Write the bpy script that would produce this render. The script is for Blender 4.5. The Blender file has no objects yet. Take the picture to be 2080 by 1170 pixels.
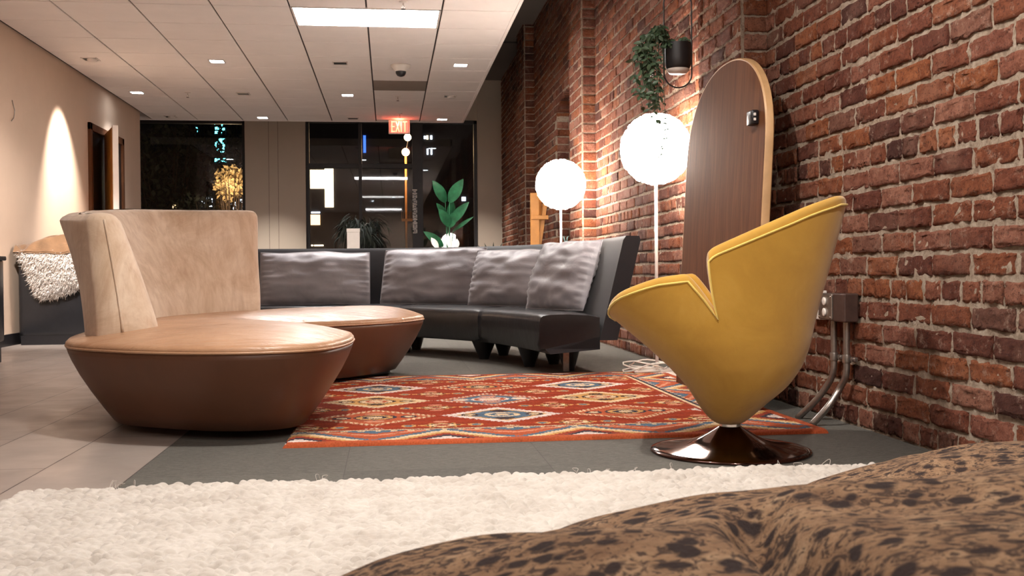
import bpy, bmesh, math, random
import numpy as np
from mathutils import Vector, Matrix, noise
random.seed(7); rng = np.random.default_rng(7)
S = bpy.context.scene
COL = S.collection
PI = math.pi

# ------------------------------------------------------------------ camera, world, exposure
FPX = 2090.0; HC = 0.58
yaw, pit, rol = math.atan(249/FPX), math.atan(-31/FPX), 0.008
_f = Vector((math.sin(yaw)*math.cos(pit), math.cos(yaw)*math.cos(pit), math.sin(pit)))
_r = Vector((math.cos(yaw), -math.sin(yaw), 0)); _u = _r.cross(_f)
_r2 = _r*math.cos(rol) - _u*math.sin(rol); _u2 = _r*math.sin(rol) + _u*math.cos(rol)
cam = bpy.data.cameras.new('camera'); co = bpy.data.objects.new('camera', cam); COL.objects.link(co)
co.matrix_world = Matrix(((_r2.x, _u2.x, -_f.x, 0), (_r2.y, _u2.y, -_f.y, 0), (_r2.z, _u2.z, -_f.z, HC), (0, 0, 0, 1)))
cam.sensor_width = 36; cam.lens = 36*FPX/2080; cam.clip_start = 0.05; cam.clip_end = 300
cam.dof.use_dof = True; cam.dof.focus_distance = 4.6; cam.dof.aperture_fstop = 18
S.camera = co
w = bpy.data.worlds.new('world'); S.world = w; w.use_nodes = True
w.node_tree.nodes['Background'].inputs[0].default_value = (0.012, 0.013, 0.018, 1)
w.node_tree.nodes['Background'].inputs[1].default_value = 0.6
S.view_settings.view_transform = 'Standard'; S.view_settings.look = 'None'
S.view_settings.gamma = 1; S.view_settings.use_curve_mapping = False
S.view_settings.exposure = 1.42
WX = 1.72          # brick wall plane
CZ = 2.68          # tile ceiling height
HZ = 3.5           # upper ceiling height
PANEL_E = 24.0

def lamp(kind, name, loc, energy, color=(1, 1, 1), size=.1, rot=None, **kw):
    d = bpy.data.lights.new(name, kind); d.energy = energy; d.color = color
    if kind == 'AREA': d.size = size
    else: d.shadow_soft_size = size
    for k, v in kw.items(): setattr(d, k, v)
    o = bpy.data.objects.new(name, d); COL.objects.link(o); o.location = loc
    if rot: o.rotation_euler = rot
    return o

# ------------------------------------------------------------------ helpers
def ray(px, py):
    return _f + _r2*((px-1040)/FPX) + _u2*((585-py)/FPX)
def atY(px, py, y):
    d = ray(px, py); t = y/d.y; return Vector((d.x*t, y, HC+d.z*t))
def atZ(px, py, z):
    d = ray(px, py); t = (z-HC)/d.z; return Vector((d.x*t, d.y*t, z))

def lin(c):
    c = c/255.0
    return c/12.92 if c <= .04045 else ((c+.055)/1.055)**2.4
def rgb(r, g, b): return (lin(r), lin(g), lin(b), 1)

class NT:
    def __init__(s, m): s.t = m.node_tree; s.n = s.t.nodes; s.l = s.t.links
    def add(s, typ, **kw):
        n = s.n.new(typ)
        for k, v in kw.items():
            if k == 'i':
                for a, b in v.items():
                    if hasattr(b, 'is_linked') or isinstance(b, bpy.types.NodeSocket): s.l.new(b, n.inputs[a])
                    else: n.inputs[a].default_value = b
            else: setattr(n, k, v)
        return n
    def ramp(s, fac, stops, interp='LINEAR'):
        n = s.n.new('ShaderNodeValToRGB'); n.color_ramp.interpolation = interp
        e = n.color_ramp.elements
        while len(e) < len(stops): e.new(.5)
        for k, (p, c) in enumerate(stops): e[k].position = p; e[k].color = c
        s.l.new(fac, n.inputs[0]); return n.outputs[0]
    def mix(s, fac, a, b, mode='MIX'):
        n = s.n.new('ShaderNodeMix'); n.data_type = 'RGBA'; n.blend_type = mode
        for sock, v in ((n.inputs[0], fac), (n.inputs[6], a), (n.inputs[7], b)):
            if isinstance(v, bpy.types.NodeSocket): s.l.new(v, sock)
            else: sock.default_value = v
        return n.outputs[2]
    def noise(s, scale, detail=3, rough=.5, vec=None, dist=0):
        n = s.add('ShaderNodeTexNoise'); n.inputs['Scale'].default_value = scale
        n.inputs['Detail'].default_value = detail; n.inputs['Roughness'].default_value = rough
        n.inputs['Distortion'].default_value = dist
        s.l.new(vec if vec else s.co, n.inputs['Vector']); return n.outputs['Fac']
    def bump(s, h, strength=.3, dist=.01, prev=None):
        n = s.add('ShaderNodeBump'); n.inputs['Strength'].default_value = strength; n.inputs['Distance'].default_value = dist
        s.l.new(h, n.inputs['Height'])
        if prev: s.l.new(prev, n.inputs['Normal'])
        return n.outputs[0]

def mat(name, color=(.5, .5, .5, 1), rough=.5, metal=0, emit=None, estr=0, sheen=0, spec=None, coat=0):
    m = bpy.data.materials.new(name); m.use_nodes = True
    b = m.node_tree.nodes['Principled BSDF']
    b.inputs['Base Color'].default_value = color; b.inputs['Roughness'].default_value = rough
    b.inputs['Metallic'].default_value = metal
    if spec is not None: b.inputs['Specular IOR Level'].default_value = spec
    if sheen: b.inputs['Sheen Weight'].default_value = sheen; b.inputs['Sheen Roughness'].default_value = .5
    if coat: b.inputs['Coat Weight'].default_value = coat; b.inputs['Coat Roughness'].default_value = .1
    if emit: b.inputs['Emission Color'].default_value = emit; b.inputs['Emission Strength'].default_value = estr
    t = NT(m); t.b = b
    tc = t.add('ShaderNodeTexCoord'); t.co = tc.outputs['Object']; m_t[name] = t
    return m, t
m_t = {}
def vary(name, color, amount=.12, scale=8, rough=.5, bump=.1, bscale=60, bdist=.003, **kw):
    """a plain material with mild noise in colour and relief"""
    m, t = mat(name, color, rough, **kw)
    c2 = tuple(x*(1-amount*2) for x in color[:3])+(1,)
    c3 = tuple(min(1, x*(1+amount)) for x in color[:3])+(1,)
    t.l.new(t.ramp(t.noise(scale, 5, .6), [(.3, c2), (.7, c3)]), t.b.inputs['Base Color'])
    if bump: t.l.new(t.bump(t.noise(bscale, 4), bump, bdist), t.b.inputs['Normal'])
    return m

class MB:
    def __init__(s): s.v = []; s.f = []; s.mi = []
    def add(s, v, f, mi=0):
        o = len(s.v); s.v.extend([tuple(p) for p in v]); s.f.extend([tuple(i+o for i in q) for q in f]); s.mi.extend([mi]*len(f)); return s
    def box(s, a, b, bev=0.0, mi=0, M=None, seg=2):
        bm = bmesh.new(); bmesh.ops.create_cube(bm, size=1)
        for v in bm.verts: v.co = Vector((a[i]+(v.co[i]+.5)*(b[i]-a[i]) for i in range(3)))
        if bev: bmesh.ops.bevel(bm, geom=bm.edges[:], offset=bev, segments=seg, affect='EDGES', profile=.5)
        if M: bm.transform(M)
        bm.verts.index_update(); s.add([v.co for v in bm.verts], [[v.index for v in f.verts] for f in bm.faces], mi); bm.free(); return s
    def grid(s, fn, nu, nv, wu=False, wv=False, mi=0, flip=False):
        vs = [fn(i/(nu if wu else nu-1), j/(nv if wv else nv-1)) for i in range(nu) for j in range(nv)]
        fs = []
        for i in range(nu if wu else nu-1):
            for j in range(nv if wv else nv-1):
                q = (i*nv+j, ((i+1) % nu)*nv+j, ((i+1) % nu)*nv+(j+1) % nv, i*nv+(j+1) % nv)
                fs.append(q[::-1] if flip else q)
        return s.add(vs, fs, mi)
    def tube(s, pts, r, n=8, cap=True, closed=False, mi=0):
        pts = [Vector(p) for p in pts]; m = len(pts)
        rr = r if isinstance(r, (list, tuple)) else [r]*m
        vs = []; prev = None
        for i, p in enumerate(pts):
            if closed: d = pts[(i+1) % m]-pts[i-1]
            else: d = pts[min(i+1, m-1)]-pts[max(i-1, 0)]
            d.normalize()
            if prev is None:
                a = Vector((0, 0, 1)) if abs(d.z) < .9 else Vector((1, 0, 0)); x = d.cross(a).normalized()
            else:
                x = (prev - d*prev.dot(d)); x = x.normalized() if x.length > 1e-6 else prev
            prev = x; y = d.cross(x)
            vs += [p+(x*math.cos(k*2*PI/n)+y*math.sin(k*2*PI/n))*rr[i] for k in range(n)]
        fs = []
        for i in range(m if closed else m-1):
            j = (i+1) % m
            for k in range(n): fs.append((i*n+k, j*n+k, j*n+(k+1) % n, i*n+(k+1) % n))
        if cap and not closed: fs.append(tuple(range(n))); fs.append(tuple(reversed(range((m-1)*n, m*n))))
        return s.add(vs, fs, mi)
    def lathe(s, prof, c=(0, 0, 0), n=48, mi=0, sx=1, sy=1):
        vs = [(c[0]+r*math.cos(k*2*PI/n)*sx, c[1]+r*math.sin(k*2*PI/n)*sy, c[2]+z) for r, z in prof for k in range(n)]
        fs = [(i*n+k, i*n+(k+1) % n, (i+1)*n+(k+1) % n, (i+1)*n+k) for i in range(len(prof)-1) for k in range(n)]
        fs.append(tuple(range(n))[::-1]); fs.append(tuple(range((len(prof)-1)*n, len(prof)*n)))
        return s.add(vs, fs, mi)
    def loft(s, rings, cap=True, mi=0):
        n = len(rings[0]); vs = [p for r in rings for p in r]; m = len(rings)
        fs = [(i*n+k, i*n+(k+1) % n, (i+1)*n+(k+1) % n, (i+1)*n+k) for i in range(m-1) for k in range(n)]
        if cap: fs.append(tuple(range(n))[::-1]); fs.append(tuple(range((m-1)*n, m*n)))
        return s.add(vs, fs, mi)
    def leaf(s, base, d, up, L, W, curl=.2, mi=0, n=4):
        d = Vector(d).normalized(); side = d.cross(Vector(up)); side = side.normalized() if side.length > 1e-4 else Vector((1, 0, 0)); nn = side.cross(d)
        vs = []
        for i in range(n+1):
            t = i/n; ww = W*math.sin(PI*min(1, .06+t*.94))**.8*(.5 if t > .99 else 1); c = base+d*L*t - nn*curl*L*t*t
            vs += [c-side*ww*.5+nn*ww*.18, c, c+side*ww*.5+nn*ww*.18]
        fs = []
        for i in range(n):
            a = i*3; fs += [(a, a+1, a+4, a+3), (a+1, a+2, a+5, a+4)]
        return s.add(vs, fs, mi)
    def build(s, name, mats, parent=None, smooth=True, kind=None, angle=None):
        me = bpy.data.meshes.new(name); me.from_pydata(s.v, [], s.f)
        if not isinstance(mats, (list, tuple)): mats = [mats]
        for m in mats: me.materials.append(m)
        if len(mats) > 1: me.polygons.foreach_set('material_index', s.mi)
        me.polygons.foreach_set('use_smooth', [smooth]*len(me.polygons))
        me.update()
        if angle and smooth: me.set_sharp_from_angle(angle=math.radians(angle))
        o = bpy.data.objects.new(name, me); COL.objects.link(o)
        if parent is not None:
            o.parent = parent; root = parent
            loc = Vector((0, 0, 0))
            while root: loc += root.location; root = root.parent
            o.matrix_parent_inverse = Matrix.Identity(4)
            me.transform(Matrix.Translation(-loc))
        if kind: o['kind'] = kind
        return o

def npmesh(name, V, F, m, parent=None, smooth=True, col=None):
    me = bpy.data.meshes.new(name); F = np.asarray(F, dtype=np.int32); k = F.shape[1]
    me.vertices.add(len(V)); me.vertices.foreach_set('co', np.asarray(V, dtype=np.float32).ravel())
    me.loops.add(F.size); me.loops.foreach_set('vertex_index', F.ravel())
    me.polygons.add(len(F)); me.polygons.foreach_set('loop_start', np.arange(0, F.size, k, dtype=np.int32))
    me.polygons.foreach_set('loop_total', np.full(len(F), k, dtype=np.int32))
    me.polygons.foreach_set('use_smooth', np.full(len(F), smooth))
    me.update(); me.validate(); me.materials.append(m)
    if col is not None:
        a = me.color_attributes.new('weave', 'FLOAT_COLOR', 'POINT'); a.data.foreach_set('color', np.asarray(col, dtype=np.float32).ravel())
    o = bpy.data.objects.new(name, me); COL.objects.link(o)
    if parent is not None:
        o.parent = parent; me.transform(Matrix.Translation(-parent.location))
    return o
def gridfaces(nx, ny):
    i, j = np.meshgrid(np.arange(nx-1), np.arange(ny-1), indexing='ij'); a = i*ny+j
    return np.stack([a, a+ny, a+ny+1, a+1], -1).reshape(-1, 4)

def thing(name, label, cat, loc=(0, 0, 0), group=None):
    o = bpy.data.objects.new(name, None); COL.objects.link(o); o.location = loc; o.empty_display_size = .1
    o['label'] = label; o['category'] = cat
    if group: o['group'] = group
    return o
def tag(o, label, cat, group=None, kind=None):
    o['label'] = label; o['category'] = cat
    if group: o['group'] = group
    if kind: o['kind'] = kind
    return o
def copy_tree(o, loc=None, parent=None):
    c = o.copy(); COL.objects.link(c)
    if parent: c.parent = parent
    if loc is not None: c.location = loc
    for ch in [x for x in bpy.data.objects if x.parent == o]: copy_tree(ch, None, c)
    return c
def cr(P, t, closed=False):
    """Catmull-Rom through the points P at t in 0..1"""
    n = len(P); P = [Vector(p) for p in P]
    x = t*(n if closed else n-1); i = int(math.floor(x)); i = i if closed else min(i, n-2); f = x-i
    g = (lambda k: P[k % n]) if closed else (lambda k: P[max(0, min(n-1, k))])
    a, b, c, d = g(i-1), g(i), g(i+1), g(i+2)
    return .5*((2*b)+(c-a)*f+(2*a-5*b+4*c-d)*f*f+(3*b-a-3*c+d)*f**3)
def nz(p, s=1.0): return noise.noise(Vector(p)*s)
def sm(x, a, b):
    x = max(0, min(1, (x-a)/(b-a))); return x*x*(3-2*x)

# ------------------------------------------------------------------ materials
M = {}
# bricks: each brick island has its own colour
m, t = mat('brick', rough=.85, spec=.25)
geo = t.add('ShaderNodeNewGeometry')
base = t.ramp(geo.outputs['Random Per Island'], [(0, rgb(92, 58, 50)), (.12, rgb(124, 72, 56)), (.3, rgb(146, 86, 64)), (.5, rgb(156, 92, 62)),
      (.68, rgb(174, 106, 68)), (.82, rgb(162, 104, 84)), (.93, rgb(178, 124, 102)), (1, rgb(112, 76, 64))])
n1 = t.noise(26, 6, .7); n2 = t.noise(5, 3); n3 = t.noise(110, 4, .7)
c = t.mix(t.ramp(n1, [(.38, (0, 0, 0, 1)), (.62, (1, 1, 1, 1))]), t.mix(1, base, (.62, .52, .48, 1), 'MULTIPLY'), base)
c = t.mix(t.ramp(n2, [(.52, (0, 0, 0, 1)), (.75, (.35, .35, .35, 1))]), c, rgb(186, 140, 118))
c = t.mix(t.ramp(n3, [(.54, (0, 0, 0, 1)), (.66, (.8, .8, .8, 1))]), c, rgb(66, 38, 34))
c = t.mix(t.ramp(t.noise(17, 6, .8), [(.56, (0, 0, 0, 1)), (.68, (.6, .6, .6, 1))]), c, rgb(205, 175, 155))
t.l.new(c, t.b.inputs['Base Color'])
b1 = t.bump(t.noise(45, 6, .75), 1, .025); t.l.new(t.bump(t.noise(190, 4, .7), .8, .006, b1), t.b.inputs['Normal'])
M['brick'] = m
m, t = mat('mortar', rough=.95, spec=.1)
t.l.new(t.ramp(t.noise(30, 6, .75), [(.3, rgb(150, 122, 104)), (.5, rgb(206, 184, 162)), (.7, rgb(232, 216, 198))]), t.b.inputs['Base Color'])
t.l.new(t.bump(t.noise(90, 6, .8), 1, .03), t.b.inputs['Normal']); M['mortar'] = m
M['plaster'] = vary('plaster', rgb(196, 172, 152), .03, 2, .9, .12, 90, .002, spec=.2)
M['plaster_col'] = vary('column_paint', rgb(188, 172, 156), .02, 2, .85, .08, 90, .002, spec=.25)
M['high_ceiling'] = vary('upper_ceiling_paint', rgb(118, 106, 98), .04, 2, .95, .05)
M['tile'] = vary('ceiling_tile', rgb(240, 232, 228), .02, 3, .95, .25, 220, .001, spec=.1)
M['groove'] = mat('ceiling_groove', rgb(62, 52, 50), .9)[0]
M['white_metal'] = vary('white_enamel', rgb(226, 216, 210), .02, 10, .4, .03)
M['black_metal'] = vary('black_metal', rgb(34, 30, 31), .1, 20, .42, .05)
M['dark_frame'] = vary('dark_window_frame', rgb(38, 34, 36), .1, 20, .5, .03)
M['chrome'] = vary('chrome', rgb(215, 208, 202), .03, 20, .14, 0, metal=1)
M['black_chrome'] = vary('black_chrome', rgb(96, 72, 66), .05, 5, .09, 0, metal=1)
M['conduit'] = vary('galvanised_steel', rgb(158, 150, 144), .08, 60, .36, .1, metal=.9)
M['dark_box'] = vary('brown_cover_plate', rgb(82, 62, 56), .1, 40, .45, .05, metal=.4)
m, t = mat('leather', rough=.36, spec=.5)
t.l.new(t.ramp(t.noise(3.2, 6, .6), [(.3, rgb(162, 122, 92)), (.6, rgb(182, 142, 110)), (.8, rgb(194, 156, 126))]), t.b.inputs['Base Color'])
t.l.new(t.ramp(t.noise(9, 4), [(.3, (.3,)*3+(1,)), (.7, (.46,)*3+(1,))]), t.b.inputs['Roughness'])
vm = t.add('ShaderNodeMapping'); vm.inputs['Scale'].default_value = (1, 4, 1); t.l.new(t.co, vm.inputs[0])
b1 = t.bump(t.noise(5, 4, .6, vm.outputs[0], 1.2), .35, .02)
t.l.new(t.bump(t.noise(280, 3), .18, .001, b1), t.b.inputs['Normal']); M['leather'] = m
m, t = mat('suede', rough=.92, sheen=.35, spec=.15)
c = t.ramp(t.noise(3.5, 7, .68, None, .9), [(.28, rgb(182, 156, 130)), (.45, rgb(204, 180, 156)), (.6, rgb(218, 198, 176)), (.78, rgb(230, 214, 196))])
vm = t.add('ShaderNodeMapping'); vm.inputs['Scale'].default_value = (14, 14, 1.6); t.l.new(t.co, vm.inputs[0])
c = t.mix(t.ramp(t.noise(2.2, 5, .6, vm.outputs[0], .5), [(.45, (0, 0, 0, 1)), (.75, (.5, .5, .5, 1))]), c, rgb(168, 134, 108))
t.l.new(c, t.b.inputs['Base Color']); b1 = t.bump(t.noise(6, 4, .5, None, .8), .25, .015)
t.l.new(t.bump(t.noise(240, 3), .25, .001, b1), t.b.inputs['Normal']); M['suede'] = m
M['leather_shade'] = vary('shaded_leather', rgb(100, 66, 48), .06, 4, .42, .15, 200, .001, spec=.4)  # darker copy of the seat leather, shade under the overhang put into its colour
m, t = mat('yellow_fabric', rough=.82, sheen=.35, spec=.2)
t.l.new(t.ramp(t.noise(4, 6, .65, None, .6), [(.3, rgb(176, 132, 50)), (.55, rgb(190, 146, 58)), (.8, rgb(202, 160, 76))]), t.b.inputs['Base Color'])
t.l.new(t.bump(t.noise(420, 3), .3, .001, t.bump(t.noise(7, 3), .12, .01)), t.b.inputs['Normal']); M['yellow'] = m
M['piping'] = vary('yellow_piping', rgb(226, 196, 100), .05, 20, .75, .1, 300, .001, sheen=.3)
M['black_fabric'] = vary('black_upholstery', rgb(30, 30, 36), .1, 12, .55, .15, 350, .001, sheen=.1)
M['black_leather'] = vary('black_leather', rgb(30, 30, 33), .1, 10, .3, .2, 14, .01)
m, t = mat('grey_satin', rough=.5, sheen=.2, spec=.35)
t.l.new(t.ramp(t.noise(5, 4), [(.3, rgb(132, 130, 136)), (.7, rgb(152, 150, 156))]), t.b.inputs['Base Color'])
t.l.new(t.bump(t.noise(500, 2), .1, .001, t.bump(t.noise(9, 3, .5, None, .7), .22, .02)), t.b.inputs['Normal']); M['satin'] = m
m, t = mat('walnut_veneer', rough=.75, spec=.12)
vm = t.add('ShaderNodeMapping'); vm.inputs['Scale'].default_value = (3, 9, .7); t.l.new(t.co, vm.inputs[0])
t.l.new(t.ramp(t.noise(3, 7, .65, vm.outputs[0], .8), [(.3, rgb(84, 52, 34)), (.55, rgb(104, 66, 42)), (.8, rgb(118, 78, 52))]), t.b.inputs['Base Color'])
t.l.new(t.bump(t.noise(60, 3, .5, vm.outputs[0]), .06, .002), t.b.inputs['Normal']); M['walnut'] = m
M['edge_wood'] = vary('pale_edge_wood', rgb(188, 148, 104), .08, 12, .5, .05)
M['orange_wood'] = vary('orange_pine', rgb(196, 132, 62), .1, 6, .5, .05)
m, t = mat('floor_tile', rough=.38, spec=.4)
mp = t.add('ShaderNodeMapping'); mp.inputs['Location'].default_value = (.0, .0, 0); mp.inputs['Rotation'].default_value = (0, 0, PI/2)
t.l.new(t.co, mp.inputs[0])
br = t.add('ShaderNodeTexBrick'); t.l.new(mp.outputs[0], br.inputs['Vector'])
br.offset = .5; br.inputs['Scale'].default_value = 1; br.inputs['Brick Width'].default_value = 1.18*1; br.inputs['Row Height'].default_value = .291
br.inputs['Mortar Size'].default_value = .0022; br.inputs['Mortar Smooth'].default_value = .1
br.inputs['Color1'].default_value = rgb(150, 138, 130); br.inputs['Color2'].default_value = rgb(158, 147, 139); br.inputs['Mortar'].default_value = rgb(64, 54, 52)
c = t.mix(t.ramp(t.noise(3, 6, .6, None, .7), [(.35, (0, 0, 0, 1)), (.7, (.6, .6, .6, 1))]), br.outputs[0], t.mix(1, br.outputs[0], (.86, .85, .84, 1), 'MULTIPLY'))
t.l.new(c, t.b.inputs['Base Color'])
t.l.new(t.ramp(t.noise(5, 5), [(.3, (.28,)*3+(1,)), (.7, (.46,)*3+(1,))]), t.b.inputs['Roughness'])
iv = t.add('ShaderNodeMath', operation='SUBTRACT'); iv.inputs[0].default_value = 1; t.l.new(br.outputs['Fac'], iv.inputs[1])
t.l.new(t.bump(t.noise(7, 3), .06, .01, t.bump(iv.outputs[0], .5, .002)), t.b.inputs['Normal']); M['floor_tile'] = m; FT = mp
m, t = mat('carpet_tile', rough=.9, spec=.15)
vm = t.add('ShaderNodeMapping'); vm.inputs['Scale'].default_value = (1, 5, 1); t.l.new(t.co, vm.inputs[0])
br = t.add('ShaderNodeTexBrick'); t.l.new(t.co, br.inputs['Vector']); br.offset = 0; br.inputs['Scale'].default_value = 1
br.inputs['Brick Width'].default_value = .61; br.inputs['Row Height'].default_value = .61; br.inputs['Mortar Size'].default_value = .0015
br.inputs['Color1'].default_value = rgb(112, 109, 103); br.inputs['Color2'].default_value = rgb(120, 117, 110); br.inputs['Mortar'].default_value = rgb(104, 100, 96)
br_ = br
st_ = t.add('ShaderNodeMapping'); st_.inputs['Rotation'].default_value = (0, 0, .7); st_.inputs['Scale'].default_value = (1, 7, 1); t.l.new(t.co, st_.inputs[0])
brc = t.mix(t.ramp(t.noise(26, 5, .75, st_.outputs[0]), [(.42, (0, 0, 0, 1)), (.66, (1, 1, 1, 1))]), br.outputs[0], t.mix(1, br.outputs[0], (1.55, 1.55, 1.55, 1), 'MULTIPLY'))
c = t.mix(t.ramp(t.noise(90, 6, .85, vm.outputs[0]), [(.35, (0, 0, 0, 1)), (.65, (1, 1, 1, 1))]), t.mix(1, brc, (.5, .5, .5, 1), 'MULTIPLY'), brc)
t.l.new(c, t.b.inputs['Base Color']); t.l.new(t.bump(t.noise(160, 4, .8), .9, .008), t.b.inputs['Normal']); M['carpet'] = m
m, t = mat('rug_wool', rough=.95, spec=.05, sheen=.03)
at = t.add('ShaderNodeAttribute', attribute_name='weave')
t.l.new(t.mix(t.ramp(t.noise(160, 3, .7), [(.3, (0, 0, 0, 1)), (.7, (1, 1, 1, 1))]), t.mix(1, at.outputs[0], (.66, .64, .62, 1), 'MULTIPLY'), at.outputs[0]), t.b.inputs['Base Color'])
t.l.new(t.bump(t.noise(300, 3), .7, .003), t.b.inputs['Normal']); M['rug'] = m
m, t = mat('white_wool', rough=.95, spec=.1, sheen=.3)
t.l.new(t.ramp(t.noise(9, 6, .7), [(.3, rgb(178, 168, 158)), (.55, rgb(198, 190, 181)), (.8, rgb(210, 202, 194))]), t.b.inputs['Base Color'])
vm = t.add('ShaderNodeMapping'); vm.inputs['Scale'].default_value = (1, 3, 1); t.l.new(t.co, vm.inputs[0])
t.l.new(t.bump(t.noise(260, 4, .7, vm.outputs[0]), .5, .002), t.b.inputs['Normal']); M['wool'] = m
m, t = mat('leopard_plush', rough=.95, spec=.05, sheen=.08)
wv = t.add('ShaderNodeTexNoise'); wv.inputs['Scale'].default_value = 30; wv.inputs['Detail'].default_value = 3; t.l.new(t.co, wv.inputs['Vector'])
dm = t.mix(.028, t.co, wv.outputs['Color'], 'ADD')
vo = t.add('ShaderNodeTexVoronoi', feature='F1'); vo.inputs['Scale'].default_value = 38; t.l.new(dm, vo.inputs['Vector'])
vo2 = t.add('ShaderNodeTexVoronoi', feature='F1'); vo2.inputs['Scale'].default_value = 75; t.l.new(dm, vo2.inputs['Vector'])
spot = t.ramp(t.noise(70, 4, .65, None, 1.5), [(.44, (1, 1, 1, 1)), (.50, (0, 0, 0, 1))])
ring = t.ramp(vo.outputs['Distance'], [(.30, (1, 1, 1, 1)), (.44, (0, 0, 0, 1))])
basec = t.ramp(t.noise(22, 5, .7), [(.3, rgb(128, 94, 68)), (.55, rgb(168, 132, 100)), (.8, rgb(204, 172, 138))])
mx = t.add('ShaderNodeMath', operation='MULTIPLY'); t.l.new(spot, mx.inputs[0]); mx.inputs[1].default_value = .85
ad = t.add('ShaderNodeMath', operation='MAXIMUM'); t.l.new(mx.outputs[0], ad.inputs[0]); t.l.new(ring, ad.inputs[1])
t.l.new(t.mix(ad.outputs[0], basec, rgb(52, 36, 32)), t.b.inputs['Base Color'])
t.l.new(t.bump(t.noise(240, 5, .8), .9, .006, t.bump(t.noise(40, 4, .7), .8, .012)), t.b.inputs['Normal']); M['leopard'] = m
m, t = mat('sheepskin', rough=.95, spec=.1, sheen=.4)
t.l.new(t.ramp(t.noise(14, 5, .7), [(.3, rgb(222, 206, 192)), (.6, rgb(238, 228, 220)), (.8, rgb(244, 238, 234))]), t.b.inputs['Base Color']); M['fur'] = m
M['blanket'] = vary('tan_hide', rgb(126, 92, 62), .15, 9, .85, .3, 60, .006, sheen=.2)
M['leaf'] = vary('vine_leaf', rgb(70, 92, 66), .25, 40, .45, .05)
M['leaf_big'] = vary('broad_leaf', rgb(40, 100, 66), .25, 14, .4, .1)
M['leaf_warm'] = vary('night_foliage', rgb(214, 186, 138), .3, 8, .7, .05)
M['leaf_dark'] = vary('dark_foliage', rgb(40, 46, 36), .3, 8, .7, .05)
M['bark'] = vary('bark', rgb(70, 54, 44), .2, 14, .9, .3)
M['asphalt'] = vary('asphalt', rgb(52, 50, 50), .2, 5, .9, .3)
M['facade'] = vary('night_facade', rgb(48, 44, 46), .1, 2, .9, .1)
M['black_plastic'] = vary('black_plastic', rgb(28, 26, 28), .1, 30, .35, .02)
M['white_plastic'] = vary('white_plastic', rgb(226, 218, 210), .02, 20, .35, .01)
M['shade_beige'] = vary('roller_shade', rgb(160, 138, 120), .03, 10, .9, .05)
def emat(name, col, s, bump=None):
    m, t = mat(name, (.8, .8, .8, 1), .6, emit=col, estr=s); return m
M['panel'] = emat('light_panel_diffuser', (1, .95, .91, 1), PANEL_E)
M['panel_dim'] = emat('dimmed_panel_diffuser', (1, .95, .91, 1), 4.5)
M['globe'] = emat('globe_petals', (1, .88, .77, 1), 10)
M['down'] = emat('downlight_lens', (.86, .95, 1, 1), 14)
M['exit_red'] = emat('exit_letters', (1, .09, .03, 1), 2.6)
m, t = mat('exit_glow_panel', rgb(200, 90, 84), .4, emit=(1, .18, .12, 1), estr=.55); M['exit_back'] = m
m = bpy.data.materials.new('window_glass'); m.use_nodes = True; nt = m.node_tree; nt.nodes.clear()
o_ = nt.nodes.new('ShaderNodeOutputMaterial'); g1 = nt.nodes.new('ShaderNodeBsdfTransparent'); g2 = nt.nodes.new('ShaderNodeBsdfGlossy'); mxx = nt.nodes.new('ShaderNodeMixShader')
g1.inputs[0].default_value = (.88, .9, .92, 1); g2.inputs['Roughness'].default_value = .02; g2.inputs[0].default_value = (.9, .9, .9, 1); mxx.inputs[0].default_value = .045
nt.links.new(g1.outputs[0], mxx.inputs[1]); nt.links.new(g2.outputs[0], mxx.inputs[2]); nt.links.new(mxx.outputs[0], o_.inputs[0]); M['glass'] = m

# ------------------------------------------------------------------ room shell
Y0, YB = -4.0, 15.6
XL = -3.17
def slab(name, a, b, m, kind='structure', bev=0, smooth=False):
    return MB().box(a, b, bev).build(name, m, None, smooth, kind)
FT.inputs['Location'].default_value = (0, 0, 0)
o = slab('floor', (-5.5, Y0, -.12), (-.746, YB, 0), M['floor_tile'])
# shift so that the joints fall at x=-0.746-k*.291 and y=3.84
o.data.transform(Matrix.Translation((.746+.291*30, -3.84+1.18*6, 0))); o.location = (-.746-.291*30, 3.84-1.18*6, 0)
o = slab('floor', (-.746, Y0, -.12), (WX+.4, YB, 0), M['carpet'])
o.data.transform(Matrix.Translation((.746, 0, 0))); o.location = (-.746, 0, 0)
# tile ceiling: tiles with grooves under a dark backing
mb = MB(); xs = [1.035-.5975*k for k in range(8)]; ys = [8.25+.612*k for k in range(-20, 11)]
PAN = [(-.16, 8.25), (-.16, 8.25-.612*18)]
NEARP = (-.16, 8.25-.612*9)
PAN.append(NEARP)
for i in range(7):
    for j in range(len(ys)-1):
        cx = (xs[i]+xs[i+1])/2
        if any(abs(cx-p[0]) < .61 and abs(ys[j]-p[1]) < .1 for p in PAN): continue
        dark = abs(cx-.14) < .1 and abs(ys[j]-(8.25+.612*5)) < .1
        a, b = xs[i+1], xs[i]
        mb.box((a+.007, ys[j]+.0055, CZ), (b-.007, ys[j+1]-.0055, CZ+.02), .002, 2 if dark else 0, seg=1)
mb.box((XL, Y0, CZ+.012), (1.035, 14.37, CZ+.1), 0, 1)
mb.box((1.02, Y0, CZ-.004), (1.05, 14.385, CZ+.11), .002, 0)
mb.box((XL-.6, 14.358, CZ-.004), (1.05, 14.385, CZ+.11), .002, 0)
M['tile_dark'] = vary('grey_return_tile', rgb(142, 128, 118), .03, 3, .9, .2, 200, .001)
mb.build('ceiling', [M['tile'], M['groove'], M['tile_dark']], None, False, 'structure')
slab('ceiling', (-5.5, Y0, HZ), (WX+.4, YB+.1, HZ+.1), M['high_ceiling'])
mb = MB(); mb.box((1.05, 12.95, HZ-.012), (WX+.1, 12.98, HZ+.0)); mb.build('trim_1', M['groove'], None, False, 'structure')
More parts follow.
